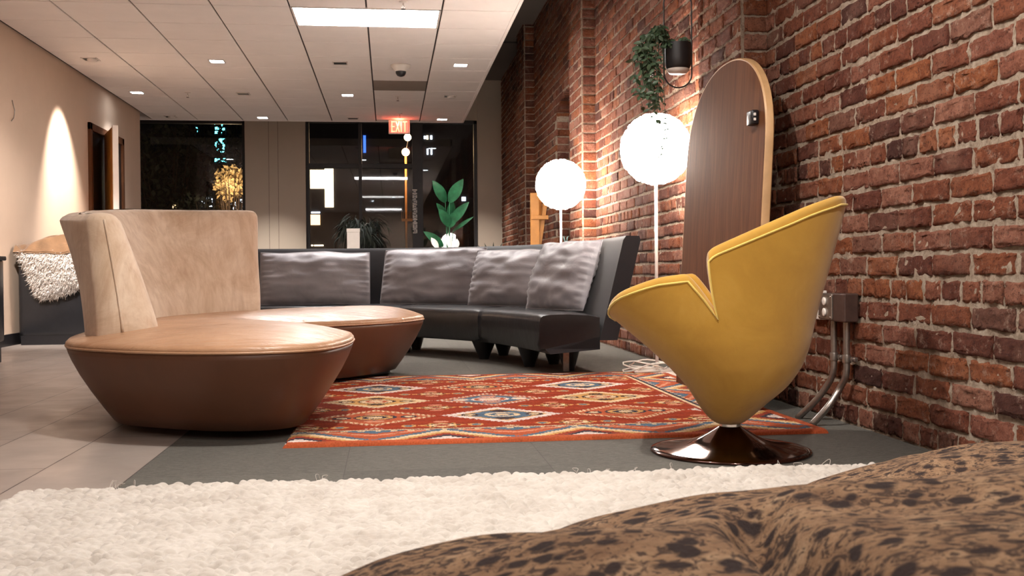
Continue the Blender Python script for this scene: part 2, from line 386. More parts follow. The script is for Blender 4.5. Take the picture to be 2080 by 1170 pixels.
# left wall
mb = MB(); mb.box((XL-.15, Y0, 0), (XL, 13.75, HZ))
mb.build('wall_left', M['plaster'], None, False, 'structure')
slab('wall_left', (-5.5, 13.6, 0), (XL-.15, 13.75, HZ), M['plaster'])
slab('wall_left', (-5.6, 13.6, 0), (-5.5, YB, HZ), M['plaster'])
slab('wall_front', (-5.5, Y0-.1, 0), (WX+.4, Y0, HZ), M['plaster'])
MB().box((XL, Y0, 0), (XL+.012, 11.3, .1), .003).build('baseboard_left', M['black_plastic'], None, False, 'structure')
# back wall with two window openings
W1 = (-4.6, -2.10, .12, 2.87); W2 = (-1.222, 1.345, .12, 2.9)
mb = MB()
mb.box((-5.5, YB, 0), (W1[0], YB+.25, HZ)); mb.box((W1[0], YB, W1[3]), (W1[1], YB+.25, HZ)); mb.box((W1[0], YB, 0), (W1[1], YB+.25, W1[2]))
mb.box((W1[1], YB-.03, 0), (W2[0], YB+.25, HZ)); mb.box((W2[0], YB, W2[3]), (W2[1], YB+.25, HZ)); mb.box((W2[0], YB, 0), (W2[1], YB+.25, W2[2]))
mb.box((W2[1], YB-.03, 0), (WX+.4, YB+.25, HZ))
mb.build('wall_back', M['plaster_col'], None, False, 'structure')
mb = MB()
for x in (-1.755, -1.62): mb.box((x-.003, YB-.0325, 0), (x+.003, YB-.029, HZ))
M['groove_soft'] = mat('column_joint', rgb(120, 104, 94), .9)[0]
mb.build('trim_2', M['groove_soft'], None, False, 'structure')
def window(k, Wd, bars, hbars):
    e = thing('window_%d' % k, '', '', ((Wd[0]+Wd[1])/2, YB+.1, Wd[2])); del e['label']; del e['category']; e['kind'] = 'structure'
    mb = MB(); x0, x1, z0, z1 = Wd; f = .05
    for a, b in (((x0, z0), (x0+f, z1)), ((x1-f, z0), (x1, z1)), ((x0, z0), (x1, z0+f)), ((x0, z1-f), (x1, z1))): mb.box((a[0], YB+.06, a[1]), (b[0], YB+.14, b[1]), .004)
    for x, wd in bars: mb.box((x-wd/2, YB+.05, z0), (x+wd/2, YB+.15, z1), .004)
    for z, xa, xb in hbars: mb.box((xa, YB+.055, z-.035), (xb, YB+.145, z+.035), .004)
    mb.build('window_frame', M['dark_frame'], e, False)
    MB().box((x0+.02, YB+.095, z0+.02), (x1-.02, YB+.101, z1-.02)).build('pane', M['glass'], e, False)
    return e
window(1, W1, [], [])
wx = atY(849, 400, YB).x; wz = atY(730, 336, YB).z
window(2, W2, [(wx, .16), (atY(732, 400, YB).x, .05)], [(wz, W2[0], wx)])

# brick wall: every brick a rounded, uneven block standing in rough mortar
PIL = [(4.535, 5.18), (8.44, 9.0), (12.05, 12.69)]          # pilasters (front, back) in y, standing .12 proud
OPEN = (9.12, 10.48, 2.12)                                 # arched opening: y range, springing height
CH, BL = .079, .223
bv, bf = [], []
def brick(p0, du, dv, dn, L, H, fine):
    """p0 lower corner, du along, dv up, dn outward"""
    nu, nv = (10, 6) if fine else (5, 4)
    jit = rng.uniform(-.0035, .0035, 3); rot = rng.uniform(-.012, .012)
    r = .0065
    us = np.concatenate([[0, 0, r*.35/L, r*1.6/L], np.linspace(.12, .88, nu-4) if nu > 6 else [.5], [1-r*1.6/L, 1-r*.35/L, 1, 1]])
    vs_ = np.concatenate([[0, 0, r*.35/H, r*1.6/H], np.linspace(.25, .75, nv-3), [1-r*1.6/H, 1-r*.35/H, 1, 1]])
    def dep(n):
        d = np.zeros(n); d[0] = -.022; d[-1] = -.022; d[1] = -r; d[-2] = -r; d[2] = -r*.3; d[-3] = -r*.3; return d
    U, Vv = np.meshgrid(us, vs_, indexing='ij'); D = np.minimum(dep(len(us))[:, None], dep(len(vs_))[None, :])
    proud = .008+rng.uniform(-.003, .004)
    D = D + proud
    e = .006 if fine else .003
    W1_ = rng.normal(0, e*.55, U.shape); D += np.where(D > proud-.004, rng.normal(0, e*.32, U.shape), 0)
    ins = (D > -.01)
    X = (U*L + W1_*ins*(.5)+jit[0]*.6); Z = (Vv*H + rng.normal(0, e*.4, U.shape)*ins + jit[1]*.6 + (U-.5)*L*rot)
    P = p0[None, None, :] + X[..., None]*du + Z[..., None]*dv + D[..., None]*dn
    off = sum(len(a) for a in bv_cache); bv_cache.append(P.reshape(-1, 3)); bf_cache.append(gridfaces(len(us), len(vs_))+brick.n); brick.n += P.shape[0]*P.shape[1]
brick.n = 0; bv_cache, bf_cache = [], []
def run(x, ya, yb, k, dn, du, origin):
    pass
UP = np.array([0, 0, 1.]); 
def wallrun(x, ya, yb, k, header, phase, normal_x=-1.0):
    """bricks of course k in the plane x, from ya to yb, facing -x"""
    L0 = BL/2 if header else BL; y = ya; z = k*CH
    first = True
    while y < yb-.02:
        L = L0*rng.uniform(.97, 1.03)
        if first: L = L0*phase if phase > .3 else L0; first = False
        if y+L > yb-.045: L = yb-y
        fine = y < 6.3
        g = .0165
        if not (OPEN[0] < y+L/2 < OPEN[1] and z+CH*.5 < archz(y+L/2)):
            brick(np.array([x, y+L-g/2, z+g/2]), np.array([0, -1., 0]), UP, np.array([-1., 0, 0]), L-g, CH-g, fine)
        y += L
def archz(y):
    c = (OPEN[0]+OPEN[1])/2; h = (OPEN[1]-OPEN[0])/2; q = max(0, 1-((y-c)/h)**2)
    return OPEN[2]+.22*math.sqrt(q)
NC = int(HZ/CH)+1
for k in range(NC):
    header = (k % 6 == 0)
    ph = [.0, .5][k % 2] if not header else rng.uniform(.4, .9)
    segs = []; y = 1.2
    for a, b in PIL: segs += [(WX, y, a), (WX-.12, a, b)]; y = b
    segs.append((WX, y, YB))
    for x, ya, yb in segs:
        if x < WX:
            wallrun(x, ya, yb, k, header, .52 if k % 2 else .0)
        else: wallrun(x, ya, yb, k, header, ph)
    for a, b in PIL:                                          # the returns that face the camera
        brick(np.array([WX-.12+.012, a, k*CH+.006]), np.array([1., 0, 0]), UP, np.array([0, -1., 0]), .112, CH-.0125, a < 6)
    if k*CH < OPEN[2]:                                        # far jamb of the arched opening
        for i in range(2 if k % 2 else 3):
            L = .2 if k % 2 else .13
            brick(np.array([WX+i*L+.01, OPEN[1], k*CH+.006]), np.array([1., 0, 0]), UP, np.array([0, -1., 0]), L-.012, CH-.0125, False)
for i in range(24):                                           # bricks on the underside of the arch
    ya = OPEN[0]+(OPEN[1]-OPEN[0])*(.01+.98*i/24); yb_ = OPEN[0]+(OPEN[1]-OPEN[0])*(.01+.98*(i+1)/24)
    tv = np.array([0, yb_-ya, archz(yb_)-archz(ya)]); Lt = float(np.linalg.norm(tv)); tv = tv/Lt; nv_ = np.array([0, tv[2], -tv[1]])
    nn_ = max(1, int(round(Lt/.075)))
    for m__ in range(nn_):
        for k in range(2):
            brick(np.array([WX-.004+k*.2, ya, archz(ya)-.002])+tv*(Lt*m__/nn_+.004), np.array([1., 0, 0]), tv, nv_, .188, Lt/nn_-.009, False)
npmesh_bricks = npmesh('wall_right', np.concatenate(bv_cache), np.concatenate(bf_cache), M['brick']); npmesh_bricks['kind'] = 'structure'
# mortar bed
mb = MB(); Z1 = HZ
def msheet(x, ya, yb, za=0, zb=Z1, st=.03):
    ny = max(2, int((yb-ya)/st)); nzz = max(2, int((zb-za)/st))
    def fn(u, v):
        y = ya+(yb-ya)*u; z = za+(zb-za)*v
        e = 0 if (u in (0, 1)) else (nz((x, y, z), 32)*.7+nz((x, y, z), 11)*.4)*.012
        return (x-.001-max(-.004, e), y, z)
    mb.grid(fn, ny, nzz, flip=True)
y = 1.2
for a, b in PIL:
    if y > 9: pass
    if a > 12:
        msheet(WX, y, OPEN[0]); msheet(WX, OPEN[1], a)
        ns = 16
        for i in range(ns):
            ya = OPEN[0]+(OPEN[1]-OPEN[0])*i/ns; yb = OPEN[0]+(OPEN[1]-OPEN[0])*(i+1)/ns; za, zb = archz(ya), archz(yb)
            mb.add([(WX, ya, za), (WX, yb, zb), (WX, yb, Z1), (WX, ya, Z1)], [(0, 3, 2, 1)])
            mb.add([(WX, ya, za), (WX, yb, zb), (WX+.4, yb, zb), (WX+.4, ya, za)], [(0, 1, 2, 3)])
    else: msheet(WX, y, a, st=.02 if y < 2 else .03)
    msheet(WX-.12, a+.002, b-.002, st=.02)
    mb.box((WX-.12, a, 0), (WX+.02, a+.01, Z1)); mb.box((WX-.12, b-.01, 0), (WX+.02, b, Z1)); y = b
msheet(WX, y, YB)
mb.box((WX-.002, OPEN[1], 0), (WX+.4, OPEN[1]+.02, OPEN[2]+.02)); mb.box((WX, OPEN[0]-.02, 0), (WX+.4, OPEN[0], OPEN[2]+.02))
mb.box((WX+.03, Y0, 0), (WX+.35, OPEN[0]-.02, Z1)); mb.box((WX+.03, OPEN[1]+.02, 0), (WX+.35, YB, Z1))
mb.box((WX, Y0, 0), (WX+.03, 1.2, Z1)); mb.box((WX+.03, OPEN[0]-.02, OPEN[2]+.25), (WX+.35, OPEN[1]+.02, Z1))
mb.build('wall_right', M['mortar'], None, True, 'structure', angle=40)
# window deep in the arched opening
e = thing('window_3', '', '', (WX+.36, 9.8, .0)); del e['label']; del e['category']; e['kind'] = 'structure'
mb = MB(); mb.box((WX+.33, OPEN[0], .25), (WX+.38, OPEN[0]+.06, 2.4)); mb.box((WX+.33, OPEN[1]-.06, .25), (WX+.38, OPEN[1], 2.4)); mb.box((WX+.33, 9.77, .25), (WX+.38, 9.83, 2.4)); mb.box((WX+.33, OPEN[0], .2), (WX+.38, OPEN[1], .27))
mb.build('window_frame', M['dark_frame'], e, False)
MB().box((WX+.35, OPEN[0], .25), (WX+.355, OPEN[1], 2.4)).build('pane', M['glass'], e, False)
MB().box((WX+.30, OPEN[0]+.01, 1.78), (WX+.31, OPEN[1]-.01, 2.38)).build('roller_shade', M['shade_beige'], e, False)
slab('wall_outside', (WX+.9, 8.5, 0), (WX+1, 11.5, 3), M['facade'])

# ------------------------------------------------------------------ ceiling fittings
def light_panel(x, y, label, pm=None):
    e = thing('ceiling_light', label, 'ceiling light', (x, y+.306, CZ))
    mb = MB(); a, b, c, d = x-.5935, x+.5935, y+.004, y+.608
    for p, q in (((a, c), (b, c+.018)), ((a, d-.018), (b, d)), ((a, c), (a+.018, d)), ((b-.018, c), (b, d))): mb.box((p[0], p[1], CZ-.003), (q[0], q[1], CZ+.012), .001, seg=1)
    mb.build('frame', M['white_metal'], e, False)
    MB().box((a+.016, c+.016, CZ+.001), (b-.016, d-.016, CZ+.008)).build('diffuser', pm or M['panel'], e, False)
light_panel(PAN[0][0], PAN[0][1], 'large rectangular white light panel glowing in the tiled ceiling')
light_panel(PAN[1][0], PAN[1][1], 'rectangular white light panel added for fill in the ceiling behind the camera')  # unseen panel, added for bounce light on the ceiling
light_panel(PAN[2][0], PAN[2][1], 'rectangular white light panel in the ceiling above the white rug', M['panel_dim'])
DX = (-2.85, -1.66, -.466, .735); DY = (10.4, 12.24, 14.07)
lit = {(0, 1): 'square lit downlight nearest the left wall', (1, 0): 'square lit downlight left of the big light panel, nearest row', (2, 1): 'square lit downlight between the dark slot and the window edge, middle row',
       (3, 0): 'square lit downlight on the right, beside the dome camera', (3, 2): 'square lit downlight at the ceiling edge right of the exit sign', (1, 2): 'square lit downlight at the ceiling edge above the beige column'}
off = {(2, 0): 'unlit square downlight with dark opening, left of the dome camera', (1, 1): 'unlit square downlight with dark opening, left middle row', (2, 2): 'unlit downlight at the ceiling edge above the right window'}
spot = {(0, 0): 'tilted downlight spot aimed at the left wall', (3, 1): 'tilted downlight spot near the brick wall side', (0, 2): 'tilted downlight spot at the far left ceiling corner'}
def downlight(i, j, kind, label):
    x, y = DX[i], DY[j]; e = thing('downlight', label, 'downlight', (x, y, CZ), 'square recessed downlights in the tiled ceiling')
    mb = MB(); s = .075
    for p, q in (((-s, -s), (s, -s+.012)), ((-s, s-.012), (s, s)), ((-s, -s), (-s+.012, s)), ((s-.012, -s), (s, s))): mb.box((x+p[0], y+p[1], CZ-.006), (x+q[0], y+q[1], CZ+.001), .001, seg=1)
    mb.build('trim_ring', M['white_metal'], e, False)
    MB().box((x-.062, y-.062, CZ-.003), (x+.062, y+.062, CZ-.001)).build('lens', M['down'] if kind == 'lit' else M['black_plastic'], e, False)
    if kind == 'spot':
        mb = MB(); mb.lathe([(.03, -.02), (.045, -.018), (.05, .0), (.05, .004)], (x+.015, y, CZ-.004), 20); mb.build('spot_head', M['white_metal'], e)
for (i, j), l in lit.items():
    downlight(i, j, 'lit', l)
    lamp('SPOT', 'downlight_beam', (DX[i], DY[j], CZ-.02), 26, (.95, .97, 1), .04, None, spot_size=1.7, spot_blend=.8)
for (i, j), l in off.items(): downlight(i, j, 'off', l)
for (i, j), l in spot.items(): downlight(i, j, 'spot', l)
def aim(o, tgt): o.rotation_euler = (Vector(tgt)-o.location).to_track_quat('-Z', 'Y').to_euler()
aim(lamp('SPOT', 'wall_spot', (-2.72, 10.4, CZ-.03), 260, (1, .9, .8), .03, None, spot_size=1.1, spot_blend=.9), (-3.17, 10.55, 1.0))
aim(lamp('SPOT', 'column_spot', (-1.66, 14.07, CZ-.03), 150, (1, .95, .88), .03, None, spot_size=1.0, spot_blend=1), (-1.70, 15.3, .0))
aim(lamp('SPOT', 'column_spot', (.735, 14.07, CZ-.03), 110, (1, .95, .88), .03, None, spot_size=1.0, spot_blend=1), (1.5, 15.3, .0))
for (x_, y_, en, tg, sz, lb) in ((.135, 2.95, 70, (.6, 3.0, 0), 2.3, 'round downlight above the white rug, beside the yellow chair'), (-.47, 1.5, 26, (-.5, 1.55, 0), 1.7, 'round downlight above the near end of the white rug'), (.74, 1.3, 60, (1.6, 1.9, .8), 2.1, 'round downlight above the leopard cushion')):
    e = thing('downlight', lb, 'downlight', (x_, y_, CZ))
    MB().lathe([(.07, 0), (.07, -.004), (.05, -.006)], (x_, y_, CZ), 24).build('trim_ring', M['white_metal'], e)
    MB().lathe([(.05, 0), (.05, -.003)], (x_, y_, CZ-.006), 20).build('lens', M['down'], e)
    aim(lamp('SPOT', 'downlight_beam', (x_, y_, CZ-.03), en, (1, .94, .87), .03, None, spot_size=sz, spot_blend=.7), tg)
e = thing('downlight', 'added tilted downlight near the left wall, brightening the black armchair', 'downlight', (-2.6, 6.6, CZ))  # unseen fixture with a spot, added to brighten the sheepskin
MB().lathe([(.07, 0), (.07, -.004), (.05, -.006)], (-2.6, 6.6, CZ), 24).build('trim_ring', M['white_metal'], e)
MB().lathe([(.03, -.02), (.045, -.018), (.05, .0)], (-2.6, 6.6, CZ-.006), 20).build('spot_head', M['white_metal'], e)
aim(lamp('SPOT', 'armchair_fill', (-2.6, 6.6, CZ-.04), 430, (1, .95, .9), .03, None, spot_size=.75, spot_blend=.8), (-2.75, 9.3, .75))
# dome camera
e = thing('dome_camera', 'white dome security camera on the ceiling with a black lens bubble', 'camera', (.135, 10.45, CZ))
MB().lathe([(.098, 0), (.1, -.012), (.085, -.03), (.062, -.06), (.055, -.066)], (.135, 10.45, CZ), 36).build('housing', M['white_plastic'], e)
MB().lathe([(.05, -.05), (.053, -.066), (.05, -.088), (.036, -.108), (.014, -.117), (.002, -.118)], (.135, 10.45, CZ), 32).build('lens_bubble', M['black_plastic'], e)
def sprinkler(x, y, label):
    e = thing('sprinkler', label, 'sprinkler', (x, y, CZ), 'fire sprinklers in the tiled ceiling')
    MB().lathe([(.034, 0), (.034, -.004), (.012, -.01)], (x, y, CZ), 20).build('escutcheon', M['white_metal'], e)
    mb = MB(); mb.tube([(x, y, CZ-.005), (x, y, CZ-.03)], .006); mb.tube([(x, y, CZ-.055), (x-.01, y, CZ-.04), (x, y, CZ-.028)], .003, 6); mb.tube([(x, y, CZ-.055), (x+.01, y, CZ-.04), (x, y, CZ-.028)], .003, 6)
    mb.lathe([(.018, -.055), (.018, -.058)], (x, y, CZ), 16); mb.build('sprinkler_head', M['chrome'], e, angle=40)
sprinkler(-2.28, 12.21, 'small sprinkler head left of the ceiling, between two downlights')
sprinkler(.12, 12.27, 'small sprinkler head between grey ceiling tile and exit sign')
sprinkler(.127, 8.02, 'small sprinkler head just above the big light panel')
sprinkler(.157, 13.6, 'small sprinkler head right above the exit sign')
# exit sign
ex = atY(811, 258, 14.15)
e = thing('exit_sign', 'red lit EXIT sign hanging from the ceiling edge before the window', 'exit sign', (ex.x, 14.15, CZ))
MB().box((ex.x-.145, 14.15, ex.z-.095), (ex.x+.145, 14.18, ex.z+.095), .008).build('housing', M['white_plastic'], e, False)
MB().box((ex.x-.12, 14.144, ex.z-.08), (ex.x+.12, 14.152, ex.z+.085)).build('face_panel', M['exit_back'], e, False)
mb = MB(); mb.box((ex.x-.06, 14.155, ex.z+.09), (ex.x+.06, 14.175, CZ-.001)); mb.build('mount', M['white_metal'], e, False)
mb = MB(); yl = 14.139; H = .066; z0 = ex.z+.004
def bar(x0, z0_, x1, z1_, w_=.014):
    d = Vector((x1-x0, 0, z1_-z0_)); L = d.length; a = math.atan2(d.z, d.x)
    mb.box((-w_/2, -.004, -w_/2), (L+w_/2, .004, w_/2), 0, M=Matrix.Translation((x0, yl, z0_)) @ Matrix.Rotation(-a, 4, 'Y'))
x = ex.x-.1
bar(x, z0-H, x, z0+H); bar(x, z0+H, x+.036, z0+H); bar(x, z0, x+.03, z0); bar(x, z0-H, x+.036, z0-H)
x += .056; bar(x, z0-H, x+.042, z0+H); bar(x, z0+H, x+.042, z0-H)
x += .07; bar(x, z0-H, x, z0+H)
x += .026; bar(x, z0+H, x+.05, z0+H); bar(x+.025, z0+H, x+.025, z0-H)
mb.build('lettering', M['exit_red'], e, False)
lamp('POINT', 'exit_glow', (ex.x, 14.08, CZ-.05), 1.0, (1, .15, .08), .03)

# ------------------------------------------------------------------ left side of the room
def curved_mark():
    pass
o = MB().tube([(XL+.004, 9.2, 2.08), (XL+.01, 9.24, 2.0), (XL+.008, 9.22, 1.93), (XL+.004, 9.18, 1.9)], .004, 6).build('wire_end', M['conduit']); tag(o, 'short bent wire sticking out of the left wall', 'wire')
# wooden door leaf and frame far along the left wall
e = thing('door_1', '', '', (XL, 11.8, 0)); del e['label']; del e['category']; e['kind'] = 'structure'
mb = MB(); mb.box((XL-.02, 11.42, 0), (XL+.03, 11.5, 2.22), .004); mb.box((XL-.02, 12.75, 0), (XL+.03, 12.83, 2.22), .004); mb.box((XL-.02, 11.42, 2.14), (XL+.03, 12.83, 2.22), .004)
mb.build('door_frame', M['walnut'], e, False)
MB().box((XL-.01, 11.5, 0), (XL+.008, 12.75, 2.14)).build('door_opening', M['black_plastic'], e, False)
A = Vector((XL+.035, 12.0, 0)); B = Vector((-2.84, 11.25, 0)); L = (B-A).length
R = Matrix.Translation(A) @ Matrix.Rotation(math.atan2(B.y-A.y, B.x-A.x), 4, 'Z')
mb = MB(); mb.box((0, -.02, .01), (L-.012, .02, 2.16), .003, M=R); dl = mb.build('door_leaf', M['orange_wood'], e, False)
mb = MB(); mb.box((L-.012, -.035, .01), (L+.03, .022, 2.16), .003, M=R); mb.build('lit_door_edge', M['white_metal'], dl, False)  # white strip stands in for light falling on the wooden edge
# black sofa by the left wall
e = thing('armchair', 'bulky black armchair by the left wall with sheepskin and hide over it', 'armchair', (-2.7, 9.5, 0))
mb = MB(); mb.box((-3.13, 9.2, .1), (-1.9, 9.95, .42), .03); mb.build('seat_base', M['black_leather'], e)
MB().box((-3.12, 9.12, .06), (-1.88, 9.3, .77), .05, seg=4).build('backrest', M['black_leather'], e)
MB().box((-3.13, 9.15, .02), (-2.98, 9.95, .66), .04, seg=3).build('armrest', M['black_leather'], e)
mb = MB(); mb.box((-3.1, 9.13, 0), (-1.9, 9.9, .08)); mb.build('plinth', M['black_plastic'], e, False)
# sheepskin hanging over its back, with tufts of wool
def skin_out(u):
    pts = [(-3.1, .785), (-2.95, .80), (-2.6, .81), (-2.3, .80), (-2.28, .6), (-2.45, .5), (-2.62, .47), (-2.72, .43), (-2.86, .40), (-2.94, .41), (-3.0, .5), (-3.04, .62)]
    return cr([(p[0], p[1], 0) for p in pts], u, True)
mb = MB(); n = 72; cxx, czz = -2.68, .62
rings = []
for r_ in (0, .25, .5, .75, .92, 1):
    ring = []
    for i in range(n):
        p = skin_out(i/n); x = cxx+(p.x-cxx)*r_*(1+.03*nz((i*.9, r_, 3))); z = czz+(p.y-czz)*r_
        ring.append((x, 9.105-.035*(1-r_**4)-.012*nz((x*12, z*12, 1)), z))
    rings.append(ring)
mb.loft(rings, cap=False)
for k in range(2600):
    i = rng.random(); r_ = math.sqrt(rng.random())*1.0; p = skin_out(i)
    x = cxx+(p.x-cxx)*r_; z = czz+(p.y-czz)*r_; y = 9.10-.035*(1-r_**4)
    d = Vector((rng.normal(0, .5)+(x-cxx)*1.5*r_, -.7+rng.normal(0, .3), -.6+rng.normal(0, .4))).normalized(); L_ = .035+.02*rng.random()
    b = Vector((x, y, z)); s_ = d.cross(Vector((rng.normal(), rng.normal(), rng.normal()))).normalized()*.006; t_ = d.cross(s_).normalized()*.006
    mb.add([b+s_, b-s_*.5+t_, b-s_*.5-t_, b+d*L_+Vector((0, 0, -.008))], [(0, 1, 3), (1, 2, 3), (2, 0, 3)])
o = mb.build('sheepskin', M['fur']); tag(o, 'fluffy white sheepskin hanging over the black armchair at left', 'sheepskin')
mb = MB()
def hide(u, v):
    x = -3.16+.02+u*1.05; top = .80+.14*sm(u, 0, .45)*(.8+.2*math.sin(u*9)); y = 9.06+v*.42
    z = .79+(top-.79)*math.sin(PI*min(1, v*1.15))**.6+.03*nz((u*7, v*5, 2))+.05*abs(math.sin(u*9+v*11+4*nz((u*3, v*3, 0))))*sm(v, 0, .2)
    return (x, y+.02*nz((u*9, v*6, 5)), z)
mb.grid(hide, 60, 30); mb.grid(lambda u, v: (hide(u, v)[0], hide(u, v)[1], hide(u, v)[2]-.012), 60, 30, flip=True)
o = mb.build('hide_throw', M['blanket']); tag(o, 'crumpled tan hide lying on top of the armchair at left', 'throw')
e = thing('side_cabinet', 'dark cabinet at the left picture edge, in front of the sheepskin', 'cabinet', (-2.85, 7.26, 0))
MB().box((-3.15, 7.16, .14), (-2.60, 7.36, .70), .02).build('body', M['black_leather'], e)
MB().box((-3.15, 7.15, .69), (-2.59, 7.38, .72), .008).build('top', M['black_leather'], e, False)
MB().box((-3.1, 7.18, 0), (-2.62, 7.34, .15), .004).build('plinth', M['black_plastic'], e, False)

# ------------------------------------------------------------------ tan sculptural sofa
def Rg(x, y, s, hz=0): return (x, y, s)
seatP = [(-1.075, 3.80, .0), (-.82, 3.60, .03), (-.56, 3.505, .0), (-.33, 3.535, .0), (-.20, 3.69, .0), (-.145, 4.0, .02), (-.165, 4.35, .06), (-.28, 4.66, .14), (-.44, 4.86, .28),
         (-.53, 5.02, .44), (-.44, 5.16, .60), (-.22, 5.3, .75), (.02, 5.52, .9), (.17, 5.82, 1.0), (.19, 6.02, 1.0), (.12, 6.22, 1.0), (-.12, 6.36, .95), (-.45, 6.28, .85), (-.8, 6.02, .72),
         (-1.08, 5.65, .6), (-1.25, 5.2, .48), (-1.31, 4.75, .34), (-1.27, 4.3, .18), (-1.19, 3.98, .06)]
spine = [(-.55, 4.02, 0), (-.78, 4.4, 0), (-.88, 4.85, 0), (-.72, 5.4, 0), (-.12, 5.92, 0)]
NS = 192
ring0 = [cr(seatP, i/NS, True) for i in range(NS)]
sp = [cr(spine, max(0, min(1, p.z))) for p in ring0]
def seat_z(t): return .325+.062*(1-(1-t)**2.2)
rings = []
for t_ in (0., .18, .4, .62, .8, .92, 1.0):
    k = []
    for p, s_ in zip(ring0, sp):
        d = Vector((s_.x-p.x, s_.y-p.y)); L_ = d.length
        inset = .165*(1-t_)**1.3/max(L_, .25)
        tz = .035+(.315-.035)*t_
        # the front-left corner keeps a sharper overhang
        k.append((p.x+d.x*inset, p.y+d.y*inset, tz))
    rings.append(k)
e = thing('lounge_sofa', 'tan leather boomerang sofa with tall wrapped suede backrest', 'sofa', (-.6, 4.8, 0.016))
mb = MB(); mb.loft(rings, cap=True); sofa_base = mb.build('base', M['leather_shade'], e)
rings = []
for dz, ins in ((-.012, .012), (0, .0), (.012, -.001), (.022, .006)):
    rings.append([(p.x+(s_.x-p.x)*ins/.4, p.y+(s_.y-p.y)*ins/.4, .318+dz) for p, s_ in zip(ring0, sp)])
for t_ in (.05, .1, .16, .24, .34, .46, .6, .75, .9, 1.0):
    k = []
    for p, s_ in zip(ring0, sp):
        x = p.x+(s_.x-p.x)*t_; y = p.y+(s_.y-p.y)*t_
        z = .338+.058*(1-(1-t_)**2.4)+.006*nz((x*3, y*3, 7))*min(1, t_*4)
        # creases running from the backrest corner
        z -= .006*math.exp(-((y-4.62+(x+.9)*.25)/.02)**2)*sm(x, -1.0, -.8)*(1-sm(x, -.5, -.3))
        k.append((x, y, z))
    rings.append(k)
mb = MB(); mb.loft(rings, cap=False); seat = mb.build('seat', M['leather'], e)
mb = MB(); mb.tube([(p.x, p.y, .319) for p in ring0], .005, 6, closed=True); mb.build('welt', M['leather'], seat)
mb = MB(); rr = []
for z in (.0165, .04):
    rr.append([(p.x+(s_.x-p.x)*.62, p.y+(s_.y-p.y)*.62, z) for p, s_ in zip(ring0, sp)])
mb.loft(rr); mb.build('plinth', M['black_plastic'], e, False)
# backrest
botP = [(-.975, 4.01, .23), (-1.07, 4.2, .22), (-1.13, 4.5, .2), (-1.125, 4.9, .2), (-1.0, 5.27, .2), (-.74, 5.52, .19)]
topP = [(-1.09, 4.1, .12), (-1.19, 4.24, .14), (-1.30, 4.52, .15), (-1.345, 4.93, .15), (-1.20, 5.34, .15), (-.745, 5.56, .14)]
def back_outline(h):
    """closed plan outline at height fraction h (0 bottom, 1 top)"""
    P = [Vector(a).lerp(Vector(b), h**1.25) for a, b in zip(botP, topP)]
    n_ = 46; c_ = [cr(P, i/(n_-1)) for i in range(n_)]
    o1, o2 = [], []
    for i in range(n_):
        d = c_[min(i+1, n_-1)]-c_[max(i-1, 0)]; d = Vector((d.x, d.y)).normalized(); nrm = Vector((-d.y, d.x)); w_ = c_[i].z/2
        endr = 1-.0*i
        o1.append((c_[i].x+nrm.x*w_, c_[i].y+nrm.y*w_)); o2.append((c_[i].x-nrm.x*w_, c_[i].y-nrm.y*w_))
    def cap(cn, dirv, w_, flip):
        out = []
        for a in (-.86, -.6, -.3, 0, .3, .6, .86):
            nrm = Vector((-dirv.y, dirv.x)); k_ = .055*(1-abs(a)**3)
            out.append((cn.x+nrm.x*w_*a*flip+dirv.x*k_, cn.y+nrm.y*w_*a*flip+dirv.y*k_))
        return out
    d0 = c_[0]-c_[1]; d0 = Vector((d0.x, d0.y)).normalized(); d1 = c_[-1]-c_[-2]; d1 = Vector((d1.x, d1.y)).normalized()
    return o1 + cap(c_[-1], d1, c_[-1].z/2, 1)[::-1] + o2[::-1] + cap(c_[0], d0, c_[0].z/2, 1)[::-1], c_
def zt(x, y): return .815+.1*sm(y, 4.0, 5.6)
rings = []
for h in [0, .08, .2, .35, .5, .65, .8, .9, .95]:
    ol, c_ = back_outline(h)
    rings.append([(x+.006*nz((x*5, y*5, h*4)), y, .36*(1-h)+zt(x, y)*h + (0 if h else -.04)) for x, y in ol])
ol, c_ = back_outline(.97); 
ol0 = ol; ncen = len(c_)
def center_of(i, N):
    n_ = len(c_)
    if i < n_: return c_[i]
    if i < n_+7: return c_[-1]
    if i < 2*n_+7: return c_[n_-1-(i-n_-7)]
    return c_[0]
for sh, dz in ((.97, .975), (.86, .99), (.66, 1.0), (.35, 1.004), (.05, 1.005)):
    rings.append([(c.x+(x-c.x)*sh, c.y+(y-c.y)*sh, zt(x, y)*dz+.004*nz((x*9, y*9, 0))) for (x, y), c in ((q, center_of(i, len(ol))) for i, q in enumerate(ol))])
mb = MB(); mb.loft(rings, cap=False); back = mb.build('backrest', M['suede'], e)
seam = []
for k in range(24):
    h = .02+.93*k/23; ol, cc = back_outline(h); n_ = len(cc); q = ol[-2-1]; seam.append((q[0], q[1], .36*(1-h)+zt(*q)*h))
mb = MB(); mb.tube(seam, .0045, 6); mb.build('seam_welt', M['suede'], back)
sd = back.modifiers.new('s', 'SUBSURF'); sd.levels = 1; sd.render_levels = 1

